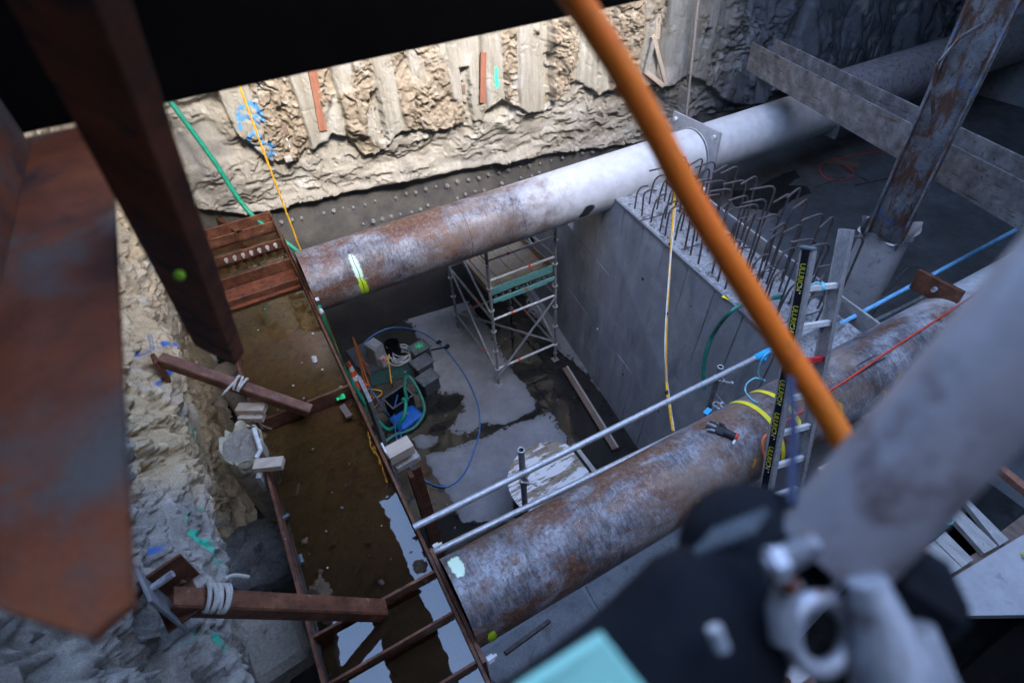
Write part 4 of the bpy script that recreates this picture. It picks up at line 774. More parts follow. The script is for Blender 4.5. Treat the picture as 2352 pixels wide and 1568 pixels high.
# ================================================================== helpers for placed things
def CYL(x, y, y0, z0, r):
    d = MW @ np.array([x - CX, y - CY, FPX]); oy, oz = -y0, CAMZ - z0
    a = d[1] ** 2 + d[2] ** 2; b = 2 * (oy * d[1] + oz * d[2]); c = oy * oy + oz * oz - r * r; D = b * b - 4 * a * c
    t = (-b - math.sqrt(max(D, 0))) / (2 * a); return Vector((d[0] * t, d[1] * t, d[2] * t + CAMZ))
def near_line(x, y, A, dr):
    """point on line A + t dr closest to the sight line"""
    d = Vector(MW @ np.array([x - CX, y - CY, FPX])).normalized(); o = Vector((0, 0, CAMZ)); dr = dr.normalized(); w0 = A - o
    b = dr.dot(d); den = 1 - b * b; t = (b * d.dot(w0) - dr.dot(w0)) / den; return A + dr * t
def lettering(s, size, origin, xd, yd, mat, parent, name='lettering', bold=0.0, th=0.001, sx=1.0):
    c = bpy.data.curves.new('t', 'FONT'); c.body = s; c.size = size; c.extrude = th; c.offset = bold; c.resolution_u = 3
    o = bpy.data.objects.new('t', c); COL.objects.link(o); dg = bpy.context.evaluated_depsgraph_get(); me = bpy.data.meshes.new_from_object(o.evaluated_get(dg))
    bpy.data.objects.remove(o); xd = Vector(xd).normalized(); yd = Vector(yd).normalized(); n = xd.cross(yd); org = Vector(parent['_o'])
    for v in me.vertices: v.co = Vector(origin) - org + xd * v.co.x * sx + yd * v.co.y + n * v.co.z
    me.materials.clear(); me.materials.append(mat); return finish(name, me, org, parent, None, None, None, None)
YTXT = plain('yellow_print', (0.85, 0.72, 0.02), 0.6, bump=None) if False else None
m, t, b = newmat('yellow_print'); b.inputs['Base Color'].default_value = (0.42, 0.40, 0.03, 1); b.inputs['Roughness'].default_value = .6; YTXT = m
XD = Vector((1, 0, 0)); UP = Vector((0, 0, 1))

# ================================================================== STRUTS, ROPE, BLOCKS, BAG
def strut(a, b, wd, label, gusset=False):
    t = thing('angle_brace', label, 'steel brace', tuple(a)); d = (b - a).normalized(); up = Vector((0, 0, 1)); s = up.cross(d).normalized(); u = d.cross(s)
    MB().bar(a, b, wd, .014, up).build('flange', RUSTDK, t); MB().bar(a - u * wd * .45 - s * wd * .5, b - u * wd * .45 - s * wd * .5, .014, wd * .9, up).build('web', RUSTDK, t)
    return t
strut(P(440, 462, 'x', -1.15), P(548, 528, 'z', ZF + .04), .10, 'short rusty steel brace at the far end of the waler')
b2a, b2b = P(368, 818, 'x', -1.30), P(715, 938, 'z', ZF + .03); t2 = strut(b2a, b2b, .105, 'middle rusty steel brace with a white rope knotted round it')
MB().box(P(372, 850, 'x', -1.36), (.04, .16, .34), 0.1).build('anchor_plate', RUSTDK, t2); MB().tube([P(345, 770, 'x', -1.35), P(350, 800, 'x', -1.3)], .02, 8).build('anchor_bolt', TIMBERG, t2)
b3a, b3b = P(398, 1368, 'x', -1.22), P(888, 1392, 'z', ZF + .04); t3 = strut(b3a, b3b, .12, 'nearest rusty steel brace with a thick white rope wrapped round it')
g = b3a
MB().box(g + Vector((-.06, 0, 0)), (.02, .26, .46), 0.25).build('anchor_plate', GALVDK, t3); MB().box(g + Vector((-.02, .02, -.14)), (.22, .24, .02), 0.25).build('bracket_base', RUSTDK, t3); MB().box(g + Vector((.02, .12, .02)), (.2, .02, .26), 0.25).build('bracket_side', RUSTDK, t3)
MB().tube([g + Vector((-.05, .02, .13)), g + Vector((.07, .03, .16))], .022, 8).build('anchor_bolt', CLAMP, t3)
def wraps(c, d, r, n, rr, sp, mat, label, tail=None):
    m = MB(); d = d.normalized(); ref = Vector((0, 0, 1)); u = d.cross(ref).normalized(); v = d.cross(u)
    for i in range(n):
        pts = []
        for k in range(25):
            a = 2 * math.pi * k / 24; sk = 0.35 * math.sin(a + i * 2.2) * sp
            pts.append(c + d * ((i - n / 2) * sp + sk) + (u * math.cos(a) * r[0] + v * math.sin(a) * r[1]))
        m.tube(pts, rr, 7)
    if tail: m.tube(spline(tail, 8), rr, 7)
    return m.build('rope', mat, None, label, 'rope')
c2 = near_line(552, 888, b2a, b2b - b2a); wraps(c2, b2b - b2a, (.078, .055), 3, .014, .03, ROPE, 'white rope knotted round the middle rusty brace', [c2 + Vector((-.05, 0, .06)), c2 + Vector((-.16, -.06, .03)), c2 + Vector((-.2, -.02, -.03))])
c3 = near_line(502, 1368, b3a, b3b - b3a); wraps(c3, b3b - b3a, (.085, .06), 6, .013, .024, ROPE, 'thick white rope wrapped several times round the nearest rusty brace', [c3 + Vector((.06, .09, .02)), c3 + Vector((.10, .12, -.03)), c3 + Vector((.16, .12, -.12))])
hose('string', [c2 + Vector((0.0, -.03, -.05)), P(566, 915, 'z', ZF + .1), P(585, 950, 'z', ZF + .05), P(603, 985, 'z', ZF - .08)], .014, DROPE, 'dirty cord hanging from the middle brace down to the waler', 'cord')
hose('string', [P(625, 985, 'z', ZF - .1), P(600, 975, 'z', ZF - .03), P(585, 955, 'z', ZF + .02), P(574, 935, 'z', ZF + .08)], .009, DROPE, 'thin dark cord beside the thicker cord at the waler corner', 'cord')
def block(c, size, rz, label, mat=TIMBER):
    t = thing('timber_block', label, 'timber', tuple(c)); MB().box(c, size, rz, .004).build('block', mat, t); return t
q = P(578, 938, 'z', ZF + .09); t = block(q, (.30, .11, .07), -.55, 'pale timber block clamped on the waler edge just above the canvas bag'); MB().box(q + Vector((-.03, -.04, -.075)), (.26, .10, .07), -.55).build('lower_block', TIMBER, t)
q = P(618, 1066, 'z', ZF + .06); t = block(q, (.27, .12, .07), -.42, 'pale timber block on the waler edge at the foot of the canvas bag'); MB().box(q + Vector((-.11, -.03, -.14)), (.05, .10, .22), -.42).build('upright', TIMBERG, t)
q = P(903, 1040, 'z', 3.86); q.x = max(q.x, .41); t = block(q, (.26, .16, .12), .1, 'pale timber block fixed to the bay side of the waler', TIMBER)
q2 = q + Vector((.03, .0, -.17)); MB().box(q2, (.26, .17, .07), .1).build('lower_block', TIMBERG, t); MB().box(q + Vector((-.13, .04, .03)), (.02, .14, .12)).build('end_tab', WHITEP, t)
MB().box((q2.x, q2.y - .02, 1.9), (.05, .10, 3.1)).box((q2.x + .08, q2.y + .02, 1.9), (.10, .04, 3.1)).build('steel_post', RUSTDK, None, 'thin dark steel post standing below the bay side timber block', 'post')
MB().box((.42, 5.2, 1.6), (.05, .5, 3.2)).build('sheet_pile', GALVDK, None, 'grey upright sheet under the waler beside the cone', 'sheet')
# canvas bag
bc = P(552, 1022, 'z', ZF + .05); bt = thing('canvas_bag', 'dusty canvas lined tube full of grey sand hanging beside the waler', 'bag', (bc.x, bc.y, bc.z - 1.0))
def ringpt(a, rr, z): return Vector((bc.x + rr * .19 * math.cos(a), bc.y + rr * .25 * math.sin(a), z))
m = MB(); hs_ = np.linspace(0, 1.05, 44)
m.grid(lambda a, hh: ringpt(a, 1.02 - .12 * (hh > .75) * (hh - .75) * 2 + .02 * math.sin(hh * 95) - .05 * hh, bc.z - .06 - hh) + Vector((.0, .0, 0)), [2 * math.pi * i / 40 for i in range(41)], list(hs_)); m.f = [f[::-1] for f in m.f]; m.build('sleeve', BAGTUBE, bt)
m = MB(); A_ = [2 * math.pi * i / 90 for i in range(91)]; prof = [(.86, -.05), (.92, .0), (.98, .025), (1.05, .0), (1.07, -.06), (1.04, -.13), (1.0, -.17)]
def rim(a, j):
    p, zz = prof[j]; f_ = float(fbm(np.array([math.cos(a) * 3 + j * .4]), np.array([math.sin(a) * 3 + j * .3]), 5, 4)[0]) - .5; f2 = math.sin(a * 7 + 3 * math.sin(a * 3)) * .03
    return ringpt(a, p + f_ * .38 + f2, bc.z + zz + f_ * .12 + f2 * .8)
m.grid(rim, A_, list(range(7))); m.f = [f[::-1] for f in m.f]; m.build('canvas_rim', CANVAS, bt)
m = MB(); m.grid(lambda a, r_: ringpt(a, r_, bc.z - .03 + .05 * float(fbm(np.array([math.cos(a) * r_ * 3 + 4]), np.array([math.sin(a) * r_ * 3 + 4]), 5, 4)[0])), [2 * math.pi * i / 60 for i in range(61)], [0.01 + .93 * i / 14 for i in range(15)]); m.f = [f[::-1] for f in m.f]; m.build('sand_fill', SAND, bt)
MB().tube([P(583, 985, 'z', bc.z + .05), P(599, 1035, 'z', bc.z + .05)], .024, 14).tube([P(601, 1030, 'z', bc.z + .05), P(588, 1052, 'z', bc.z + .03)], .022, 12).build('plastic_pipe', WHITEP, bt)
MB().tube([Vector((bc.x + .1, bc.y - .12, bc.z - .95)), Vector((bc.x + .12, bc.y - .14, bc.z - 1.3))], .11, 20).build('lower_tube', BAGTUBE, bt)
c = P(515, 850, 'z', 3.3); MB().grid(lambda a, z: (c.x + .16 * math.cos(a) + .004 * math.sin(z * 90), c.y + .16 * math.sin(a), z), [2 * math.pi * i / 40 for i in range(41)], [3.3 - i * .03 for i in range(60)]).build('grey_tube', BAGTUBE, None, 'grey ribbed tube standing in the gap left of the waler, behind the rusty bar', 'tube')
# sacks / pipe end at bottom
q = P(640, 1490, 'z', 3.3); MB().box(q, (.5, .5, .3), .1, .06).build('concrete_lump', SAND, None, 'flat topped concrete lump under the nearest brace beside the waler', 'concrete')

# rope + hose far left
q = P(690, 575, 'y', 7.75); MB().tube([(q.x, q.y, 10.4), (q.x + .0, q.y, 5), (q.x + .01, q.y, 0.4)], .013, 8).build('yellow_rope', YELROPE, None, 'taut yellow rope hanging beside the far end of the waler', 'rope')
hose('green_hose', [P(330, 150, 'y', 9.7), P(400, 245, 'y', 9.5), P(490, 368, 'y', 9.3), P(575, 490, 'y', 9.05), Vector((.5, 8.4, 3.2)), P(735, 715, 'y', 6.35), P(790, 845, 'z', 1.6), P(845, 935, 'z', .6), P(883, 981, 'z', .1), P(903, 983, 'z', .05), P(927, 958, 'z', .25), P(932, 925, 'z', .4), P(925, 916, 'z', .4)], .036, GREENH, 'long green hose coming down the back wall and past the waler to the blue pump', 'hose', n=12, k=10)
MB().ball(P(738, 716, 'y', 6.3), .05, 10, (.7, .7, 1)).build('hose_tie', WHITEP, None, 'white tie where the green hose passes the waler end of the upper pipe', 'tie')

# ================================================================== BAY FLOOR THINGS
GB = lambda zx, zy: (470.4 + zx * .24, 827.9 + zy * .24)
def PZ_(p, z): return P(p[0], p[1], 'z', z)
hose('green_hose', [PZ_(GB(*p), z) for p, z in (((1680, 830), .03), ((1800, 722), .03), ((2000, 640), .04), ((2100, 480), .1), ((2050, 300), .3), ((1950, 150), .5), ((1912, 230), .5), ((1938, 390), .4))], .032, GREEND, 'dark green hose looping round the blue pump on the bay floor', 'hose', n=10)
hose('blue_hose', [PZ_(GB(*p), z) for p, z in (((1570, 250), .4), ((1700, 440), .1), ((1850, 650), .05), ((1895, 800), .05), ((1990, 1050), .05), ((2090, 1300), .1), ((2140, 1500), .2), ((2200, 1700), .2))], .016, BLUEH, 'blue hose running down the bay floor beside the waler', 'hose')
hose('blue_hose', [PZ_(GB(*p), z) for p, z in (((1845, 330), .45), ((1812, 500), .2), ((1838, 760), .05), ((1900, 900), .04), ((2000, 1070), .03), ((2200, 1190), .03))] + [P(x, y, 'z', .03) for x, y in [(1036, 1114), (1070, 1080), (1090, 1030), (1102, 985), (1098, 930), (1078, 880), (1050, 835), (1010, 790), (960, 760), (905, 752), (860, 768), (822, 800)]], .014, BLUEH, 'thin blue hose making a wide arc across the bay floor', 'hose')
def crate(zx, zy, zt, rz, label, star=False):
    c = PZ_(ZQ(zx, zy), zt); t = thing('crate', label, 'crate', (c.x, c.y, 0), None)
    MB().box((c.x, c.y, zt / 2 - .01), (.36, .27, zt - .03), rz, .02).build('body', DRED, t)
    MB().box((c.x, c.y, zt - .02), (.42, .33, .04), rz, .012).build('lid', BOXLID, t)
    m = MB(); Rm = Matrix.Rotation(rz, 3, 'Z')
    for a, b in (((-.17, -.12), (.17, -.12)), ((-.17, .12), (.17, .12)), ((-.17, -.12), (-.17, .12)), ((.17, -.12), (.17, .12))):
        m.bar(Vector((c.x, c.y, zt + .006)) + Rm @ Vector((*a, 0)), Vector((c.x, c.y, zt + .006)) + Rm @ Vector((*b, 0)), .022, .012)
    m.build('lid_rim', BOXLID, t)
    if star:
        m = MB()
        for a in range(6):
            an = a * math.pi / 3 + .3; m.bar(Vector((c.x, c.y, zt + .012 + a * .001)) , Vector((c.x + .10 * math.cos(an), c.y + .09 * math.sin(an), zt + .012 + a * .001)), .030, .003)
        m.build('sprayed_star', STARG, t)
    return t
crate(745, 485, .38, .2, 'black lidded crate with a bright green star sprayed on it', True)
crate(765, 605, .38, .2, 'black lidded crate in the middle of the row of three')
crate(812, 732, .38, .25, 'dusty black lidded crate nearest the wet patch')
# open bin with handle
c = PZ_(ZQ(575, 900), .36); t = thing('open_bin', 'open black plastic bin with a wire handle holding hoses', 'bin', (c.x, c.y, 0)); rz = .25; Rm = Matrix.Rotation(rz, 3, 'Z')
m = MB()
for dx, dy, sx, sy in ((0, .16, .46, .015), (0, -.16, .46, .015), (-.225, 0, .015, .33), (.225, 0, .015, .33)): m.box(Vector((c.x, c.y, .19)) + Rm @ Vector((dx, dy, 0)), (sx, sy, .36), rz)
m.box((c.x, c.y, .02), (.44, .3, .02), rz); m.build('walls', BLACKP, t)
m = MB()
for dx, dy, sx, sy in ((0, .17, .50, .03), (0, -.17, .50, .03), (-.235, 0, .03, .33), (.235, 0, .03, .33)): m.box(Vector((c.x, c.y, .375)) + Rm @ Vector((dx, dy, 0)), (sx, sy, .018), rz)
m.build('rim', BOXLID, t)
# blue pump lid
c = PZ_(ZQ(635, 1045), .15); t = thing('blue_tub', 'bright blue plastic pump tub on the bay floor in front of the open bin', 'tub', (c.x, c.y, 0)); rz = .3
MB().box((c.x, c.y, .075), (.54, .42, .15), rz, .05).build('body', BLUEB, t); MB().box((c.x, c.y, .15), (.40, .29, .03), rz, .012).build('lid', BLUEB, t); MB().box((c.x, c.y + .03, .17), (.10, .10, .012), rz).build('label_plate', GREYBOX, t)
# grey machine
c = PZ_(ZQ(375, 470), .5); t = thing('grey_machine', 'grey metal control box standing among the cables', 'machine', (c.x, c.y, 0)); 
MB().box((c.x, c.y, .28), (.26, .34, .5), .35, .02).build('case', GREYBOX, t); MB().box((c.x + .03, c.y - .05, .54), (.20, .22, .03), .35, .01).build('top_panel', GREYBOX, t); MB().ball((c.x + .06, c.y - .32, .3), .035, 10).build('red_plug', REDM, t); MB().box((c.x + .05, c.y - .27, .2), (.14, .12, .24), .35, .02).build('socket_box', GREYBOX, t)
c = PZ_(ZQ(520, 470), .3); MB().pipe((c.x, c.y, 0), (c.x, c.y, .34), .17, .012, 28).build('bucket', BLACKP, None, 'round black bucket between the grey machine and the starred crate', 'bucket')
c = PZ_(ZQ(590, 560), .1); m = MB(); rn = random.Random(5)
for i in range(9): m.torus((c.x + rn.uniform(-.05, .05), c.y + rn.uniform(-.05, .05), .06 + i * .018), .20 + rn.uniform(-.05, .05), .009, (rn.uniform(-.3, .3), rn.uniform(-.3, .3), 1), 30, 6)
m.build('cable_coil', WHITEP, None, 'loose coil of light grey cable beside the crates', 'cable')
for pp, lb_ in (([(450, 480), (480, 560), (500, 640), (510, 720), (520, 790)], 'yellow cable trailing from the machine over the mat'), ([(465, 470), (500, 540), (495, 600), (470, 640)], 'shorter yellow cable looped at the side of the grey machine')):
    hose('yellow_cable', [PZ_(ZQ(*p), .18 - .03 * i) for i, p in enumerate(pp)], .012, YELROPE, lb_, 'cable')
MB().prism([PZ_(ZQ(*p), .02) for p in [(330, 690), (640, 610), (710, 710), (370, 810)]], .02).build('ground_mat', MAT, None, 'dark green mat on the floor below the grey machine', 'mat')
MB().prism([PZ_(ZQ(*p), .05) for p in [(150, 520), (300, 450), (420, 640), (640, 560), (650, 620), (330, 700), (230, 640)]], .05).build('pallet_board', DRED, None, 'dark board under the grey machine and the cone', 'board')
# cone
c = PZ_(ZQ(240, 800), 0.02); t = thing('traffic_cone', 'orange and white traffic cone beside the waler post', 'cone', (c.x, c.y, 0)); MB().box((c.x, c.y, .02), (.32, .32, .04), .3, .02).build('base', CONER, t)
hs_ = [0.04, .22, .34, .46, .58, .70]; rs_ = [.135, .10, .077, .055, .035, .018]
for i in range(5): MB().tube([(c.x, c.y, hs_[i]), (c.x, c.y, hs_[i + 1])], 0, 20, True, [rs_[i], rs_[i + 1]]).build(['cone_body', 'white_band', 'cone_body', 'white_band', 'cone_tip'][i], [CONER, CONEW, CONER, CONEW, CONER][i], t)
c = PZ_(ZQ(290, 640), .3); t = thing('orange_tripod', 'folded orange metal tripod leaning behind the traffic cone', 'tripod', (c.x, c.y, 0)); 
top = PZ_(ZQ(205, 410), 1.1)
for p in ((345, 715), (300, 700), (375, 920), (330, 880)): MB().tube([top, PZ_(ZQ(*p), .03)], .013, 8).build('leg', ORANGED, t)
MB().tube([PZ_(ZQ(240, 560), .7), PZ_(ZQ(330, 640), .4)], .012, 8).build('spreader', ORANGED, t)
MB().tube([PZ_(ZQ(840, 515), .04), PZ_(ZQ(965, 490), .04)], .016, 8).box(PZ_(ZQ(970, 488), .05), (.12, .07, .06), .5).box(PZ_(ZQ(905, 450), .03), (.10, .08, .04), .2).build('hand_tool', BLACKP, None, 'dark hand tool lying right of the starred crate', 'tool')
a = PZ_(ZQ(1935, 660), .07); b = PZ_(ZQ(2345, 1320), .07); t = thing('floor_plank', 'long grey timber plank lying in the wet along the concrete wall', 'plank', tuple(a)); MB().bar(a, b, .14, .05).build('board', TIMBERD, t); MB().bar(a + Vector((.045, 0, .03)), b + Vector((.045, 0, .03)), .035, .02).build('batten', TIMBERG, t)
# near floor plates
for i, px in enumerate(([(1060, 1530), (1240, 1410), (1330, 1345), (1430, 1500), (1300, 1640)], [(1345, 1345), (1560, 1200), (1960, 1020), (2050, 1230), (1700, 1620), (1500, 1620)])):
    MB().prism([P(x, y, 'z', .03) for x, y in px], .04).build('concrete_plate', SLAB, None, ['smaller flat concrete plate on the floor below the lower strut pipe', 'large flat concrete plate on the floor right of the smaller one'][i], 'plate')
MB().bar(P(1160, 1500, 'z', 1.2), P(1262, 1425, 'z', 1.0), .05, .05).build('steel_bar', REBAR, None, 'thin dark bar under the near end of the lower strut pipe', 'bar')
# round board
zc_ = 1.0; c = P(1268, 1098, 'z', zc_); rr_ = (P(1168, 1120, 'z', zc_) - c).length
t = thing('round_board', 'round wet plywood board with white streaks lying behind the guard rail', 'board', (c.x, c.y, 0))
poly = []
for i in range(64):
    a = 2 * math.pi * i / 64; x = c.x + rr_ * math.cos(a); y = c.y + rr_ * math.sin(a); x = min(x, c.x + rr_ * .80); poly.append((x, y, zc_))
MB().prism(poly, .03).build('board', PLY, t); MB().pipe((c.x, c.y, 0), (c.x, c.y, zc_ - .03), rr_ * .93, .08, 48).build('ring', BLACKR, t)
MB().bar(P(1318, 1020, 'z', 1.03), P(1375, 1095, 'z', 1.03), .07, .03).build('batten', TIMBERG, None, 'grey batten lying against the right side of the round board', 'timber')

# ================================================================== SCAFFOLD
sc = thing('scaffold_tower', 'scaffold tower with a perforated deck and teal end board in front of the back wall', 'scaffold', (3.8, 8.0, 0))
SX0, SX1, SY0, SY1, ST_ = 3.09, 4.42, 7.05, 9.0, 3.3
for x in (SX0, SX1):
    for y in (SY0, SY1):
        MB().tube([(x, y, .22), (x, y, ST_ if y < 8 else 3.1)], .028, 12).build('standard', GALVDK, sc); 
        m = MB().tube([(x, y, .0), (x, y, .25)], .019, 10).box((x, y, .008), (.13, .13, .012)); m.tube([(x, y, .16), (x, y, .21)], .04, 10); m.build('base_jack', GALVDK, sc)
        m = MB()
        for z in (.45, .95, 1.45, 1.95, 2.45, 2.95): m.tube([(x, y, z - .005), (x, y, z + .005)], .055, 14)
        m.build('rosette', GALV, sc)
def ledger(a, b, col=GALV, r=.025):
    m = MB().tube([a, b], r, 10); o = m.build('ledger', col, sc); a, b = Vector(a), Vector(b); c = a.lerp(b, rnd.choice((.3, .36, .6))); d = (b - a).normalized() * .025
    MB().tube([c - d, c + d], r + .003, 10).build('red_mark', REDM, sc); return o
for z in (.45, 1.72, 2.60, 3.02): ledger((SX0, SY0, z), (SX1, SY0, z))
for z in (.45, 1.72): ledger((SX0, SY1, z), (SX1, SY1, z), GALVDK)
for x in (SX0, SX1):
    for z in (.45, 1.72, 2.60, 3.02): ledger((x, SY0, z), (x, SY1, z), GALVDK)
for a, b in (((SX1, SY0 - .03, 1.7), (SX0, SY0 - .03, .3)), ((SX0 - .03, SY1, 1.9), (SX0 - .03, SY0, .35)), ((SX0 - .03, SY1, 3.0), (SX0 - .03, SY0, 1.9)), ((SX1 + .03, SY1, 3.0), (SX1 + .03, SY0, 1.8)), ((SX0, SY1, .5), (SX1, SY0, .5)), ((SX1 + .03, SY1, 1.8), (SX1 + .03, SY0, .4))):
    MB().tube([a, b], .024, 10).build('diagonal_brace', GALVDK, sc)
zd = 2.25
for i in range(4):
    x0 = SX0 + .04 + i * .315; MB().box((x0 + .155, 8.03, zd), (.305, 1.88, .04)).build('deck_plank', DECKW, sc)
MB().box((3.755, SY0 + .04, zd + .08), (1.27, .025, .15)).build('toe_board', TEAL, sc); MB().box((3.755, SY0 - .02, zd - .10), (1.27, .03, .07)).box((3.755, SY0 - .01, zd - .15), (.95, .04, .03)).build('deck_beam', TEAL, sc)
m = MB()
for i in range(9): m.box((3.2 + i * .14, SY0 - .0, zd - .03), (.05, .03, .03))
m.build('deck_hook', BOXLID, sc); MB().box((3.8, SY0 - .04, zd - .10), (.06, .012, .05)).build('orange_tag', ORANGED, sc)
for x in (SX0 + .02, SX1 - .02): MB().box((x, 8.03, zd + .08), (.025, 1.88, .15)).build('side_toe_board', DECKW, sc)

# ================================================================== GUARD RAIL
gr = thing('guard_rail', 'galvanised tube guard rail running along the far side of the lower strut pipe', 'railing', (.25, 2.6, 3.4))
ra, rb = P(950, 1211, 'y', 2.6), P(1925, 728, 'y', 2.6); MB().tube([ra, rb], .031, 16).build('top_rail', GALV, gr)
la, lb2 = P(990, 1271, 'y', 2.45), P(1347, 1098, 'y', 2.45); MB().tube([la, la + (lb2 - la) * 4], .030, 16).build('lower_rail', GALV, gr)
def post(px, x0z, x1z):
    a = P(*px, 'y', 2.66); MB().pipe((a.x, 2.66, x0z), (a.x, 2.66, x1z), .030, .004, 20).build('post', GALVDK, gr); MB().torus((a.x, 2.66, x1z), .028, .006, n=24).build('post_rim', GALV, gr); return a
pa = post((1201, 1092), 3.2, 4.28); pb_ = post((1648, 866), 2.9, 4.02)
def coupler(c, parent):
    m = MB().torus(c, .040, .014, (1, 0, 0), 16, 6).torus(c + Vector((0, .06, .0)), .036, .012, (0, 0, 1), 16, 6).box(c + Vector((.02, .02, .05)), (.05, .03, .02)).tube([c + Vector((-.06, -.02, .05)), c + Vector((.05, -.09, .02))], .010, 6).ball(c + Vector((-.06, -.02, .05)), .022, 6).ball(c + Vector((.05, -.09, .02)), .022, 6)
    m.build('coupler', CLAMP, parent)
coupler(Vector((pa.x, 2.6, pa.z)), gr); coupler(Vector((pa.x, 2.45, 3.50)), gr); coupler(Vector((pb_.x, 2.6, pb_.z)), gr); coupler(Vector((pb_.x - .02, 2.5, 3.52)), gr)
a = near_line(1752, 853, ra, rb - ra); b = near_line(1800, 829, ra, rb - ra); t = thing('blue_sleeve', 'bright blue tape sleeve wrapped on the guard rail left of the ladder', 'sleeve', tuple(a)); MB().tube([a, b], .040, 14).build('wrap', BLUEC, t); MB().box(a.lerp(b, .5) + Vector((-.02, -.04, -.05)), (.10, .02, .07), .4).build('loose_flap', BLUEC, t)
a = P(1928, 745, 'y', 2.58); b = P(2420, 482, 'y', 2.58); MB().tube([a, b], .027, 14).build('blue_pipe', BLUEL, None, 'light blue pipe continuing the line of the guard rail to the right', 'pipe')
a = P(1935, 775, 'y', 2.62); b = P(2150, 668, 'y', 2.62); MB().tube([a, b], .030, 14).build('grey_pipe', GALVDK, None, 'dull grey tube lying just below the light blue pipe', 'pipe'); coupler(P(1942, 768, 'y', 2.6), gr)
# bracket on pipe 2
c = CYL(2140, 690, PY2, PZ, PR); t = thing('pipe_bracket', 'rusty bracket plate with a bolt standing on the lower strut pipe', 'bracket', tuple(c)); MB().box(c + Vector((.1, .05, .08)), (.05, .5, .26)).build('plate', RUSTDK, t); MB().tube([c + Vector((.07, .05, .1)), c + Vector((.03, .05, .1))], .03, 8).build('bolt', CLAMP, t)

# ================================================================== LADDER
A = Q(1837, 665, 4.2); B = Q(1765, 1075, 4.65); e = (B - A).normalized(); sp = (B - A).length / 5
wv = (near_line(1938, 630, A, Vector((1, 0.02, 0.0))) - A); wv = wv - e * wv.dot(e); wl = wv.length; wv.normalize(); nv = wv.cross(e).normalized()
lt = near_line(1835, 572, A, e); rt = near_line(1955, 527, A + wv * wl, e)
ld = thing('ladder', 'aluminium ladder with yellow lettered stile leaning over the lower strut pipe', 'ladder', tuple(B + e * .5))
LB = B + e * .55
def stile(top, bot, sgn):
    m = MB(); th = .008; dp = .105; fw = .045
    Rm = Matrix((e, wv, nv)).transposed(); L = (bot - top).length; c = (top + bot) / 2
    m.box(c, (L, th * .6, dp), Rm, .001); 
    for s_ in (1, -1): m.box(c + nv * s_ * (dp / 2 - .003) - wv * sgn * fw / 2, (L, fw, .006), Rm, .001)
    m.build('stile', ALU, ld); return c
stile(lt, LB, -1); stile(rt, LB + wv * wl, 1)
Rm = Matrix((e, wv, nv)).transposed()
c_ = lt.lerp(LB, .5); MB().box(c_ - wv * .008 , ((LB - lt).length, .002, .062), Rm, 0).build('label_strip', BLACKP, ld)
MB().box(lt - e * .01 + wv * .012, (.03, .06, .115), Rm, .01).build('end_cap', BOXLID, ld)
for i in range(7):
    a = A + e * sp * i; b = a + wv * wl; MB().bar(a + wv * .01, b - wv * .01, .044, .040, nv).build('rung', REDT if i == 2 else ALUL, ld, 'rung wrapped in red tape' if i == 2 else None)
    for k_ in range(3):
        cpt = a + e * (.016 * (k_ - 1) * 1.6) + nv * (.012 if k_ == 1 else -.012) - wv * .011; MB().ball(cpt, .006, 6).build('rivet', CLAMP, ld)
# lettering down the stile
tops = nv if (Q(0, 0, 1) is not None) else nv
def scrx(p): q = MW.T @ np.array([p.x, p.y, p.z - CAMZ]); return q[0] / q[2]
tops = nv if scrx(A + nv * .1) > scrx(A) else -nv
for s0 in (.10, .42, .72, 1.02, 1.30, 1.60):
    o_ = lt + e * (s0) - tops * .022 - wv * .0105; lettering('ULLRICH', .062, o_, e, tops, YTXT, ld, bold=.0008, sx=.86)
# turquoise rope
c = A + wv * wl * .52; m = MB()
for i in range(3): m.torus(c + wv * (.014 * i), .028, .006, wv, 18, 6)
m.tube(spline([c + Vector((0, 0, .03)), c + wv * -.06 + UP * .05, c + wv * -.14 + UP * .02, c + wv * -.19 - UP * .03]), .008, 6); m.build('turquoise_rope', CYANR, None, 'turquoise rope tied round the top rung of the ladder', 'rope')
hose('turquoise_rope', [P(1775, 800, 'y', 2.2), P(1752, 822, 'y', 2.2), P(1742, 850, 'y', 2.2), P(1745, 866, 'y', 2.2), CYL(1755, 874, PY2, PZ, PR + .02)], .008, CYANR, 'turquoise rope end dangling over the guard rail left of the ladder', 'rope')
hose('turquoise_rope', [CYL(1757, 874, PY2, PZ, PR + .01), CYL(1735, 868, PY2, PZ, PR + .03), CYL(1716, 880, PY2, PZ, PR + .01), CYL(1712, 897, PY2, PZ, PR + .01), CYL(1724, 915, PY2, PZ, PR + .01), CYL(1742, 926, PY2, PZ, PR + .01)], .008, CYANR, 'turquoise rope curl lying on the lower strut pipe beside the strap', 'rope')
# straps
def strap(x, label):
    t = thing('ratchet_strap', label, 'strap', (x, PY2, PZ)); m = MB(); r = PR + .006
    m.grid(lambda a, u: (x + u + .03 * math.cos(a - 2.0), PY2 + r * math.cos(a), PZ + r * math.sin(a)), [R(a) for a in range(20, 262, 3)], [-.025, .025]); m.build('webbing', YELSTR, t)
    a0 = R(204); a1 = R(232); m = MB(); r2 = r + .002; m.grid(lambda a, u: (x + u + .03 * math.cos(a - 2.0), PY2 + r2 * math.cos(a), PZ + r2 * math.sin(a)), [a0 + (a1 - a0) * i / 8 for i in range(9)], [-.020, .020]); m.build('print_panel', BLACKP, t)
    am = R(207); o_ = Vector((x - .016 + .03 * math.cos(am - 2.0), PY2 + (r2 + .004) * math.cos(am), PZ + (r2 + .004) * math.sin(am))); tang = Vector((0, -math.sin(am + .2), math.cos(am + .2)))
    lettering('TUL', .052, o_, tang, Vector((1, 0, 0)), YTXT, t, bold=.0012)
    return t
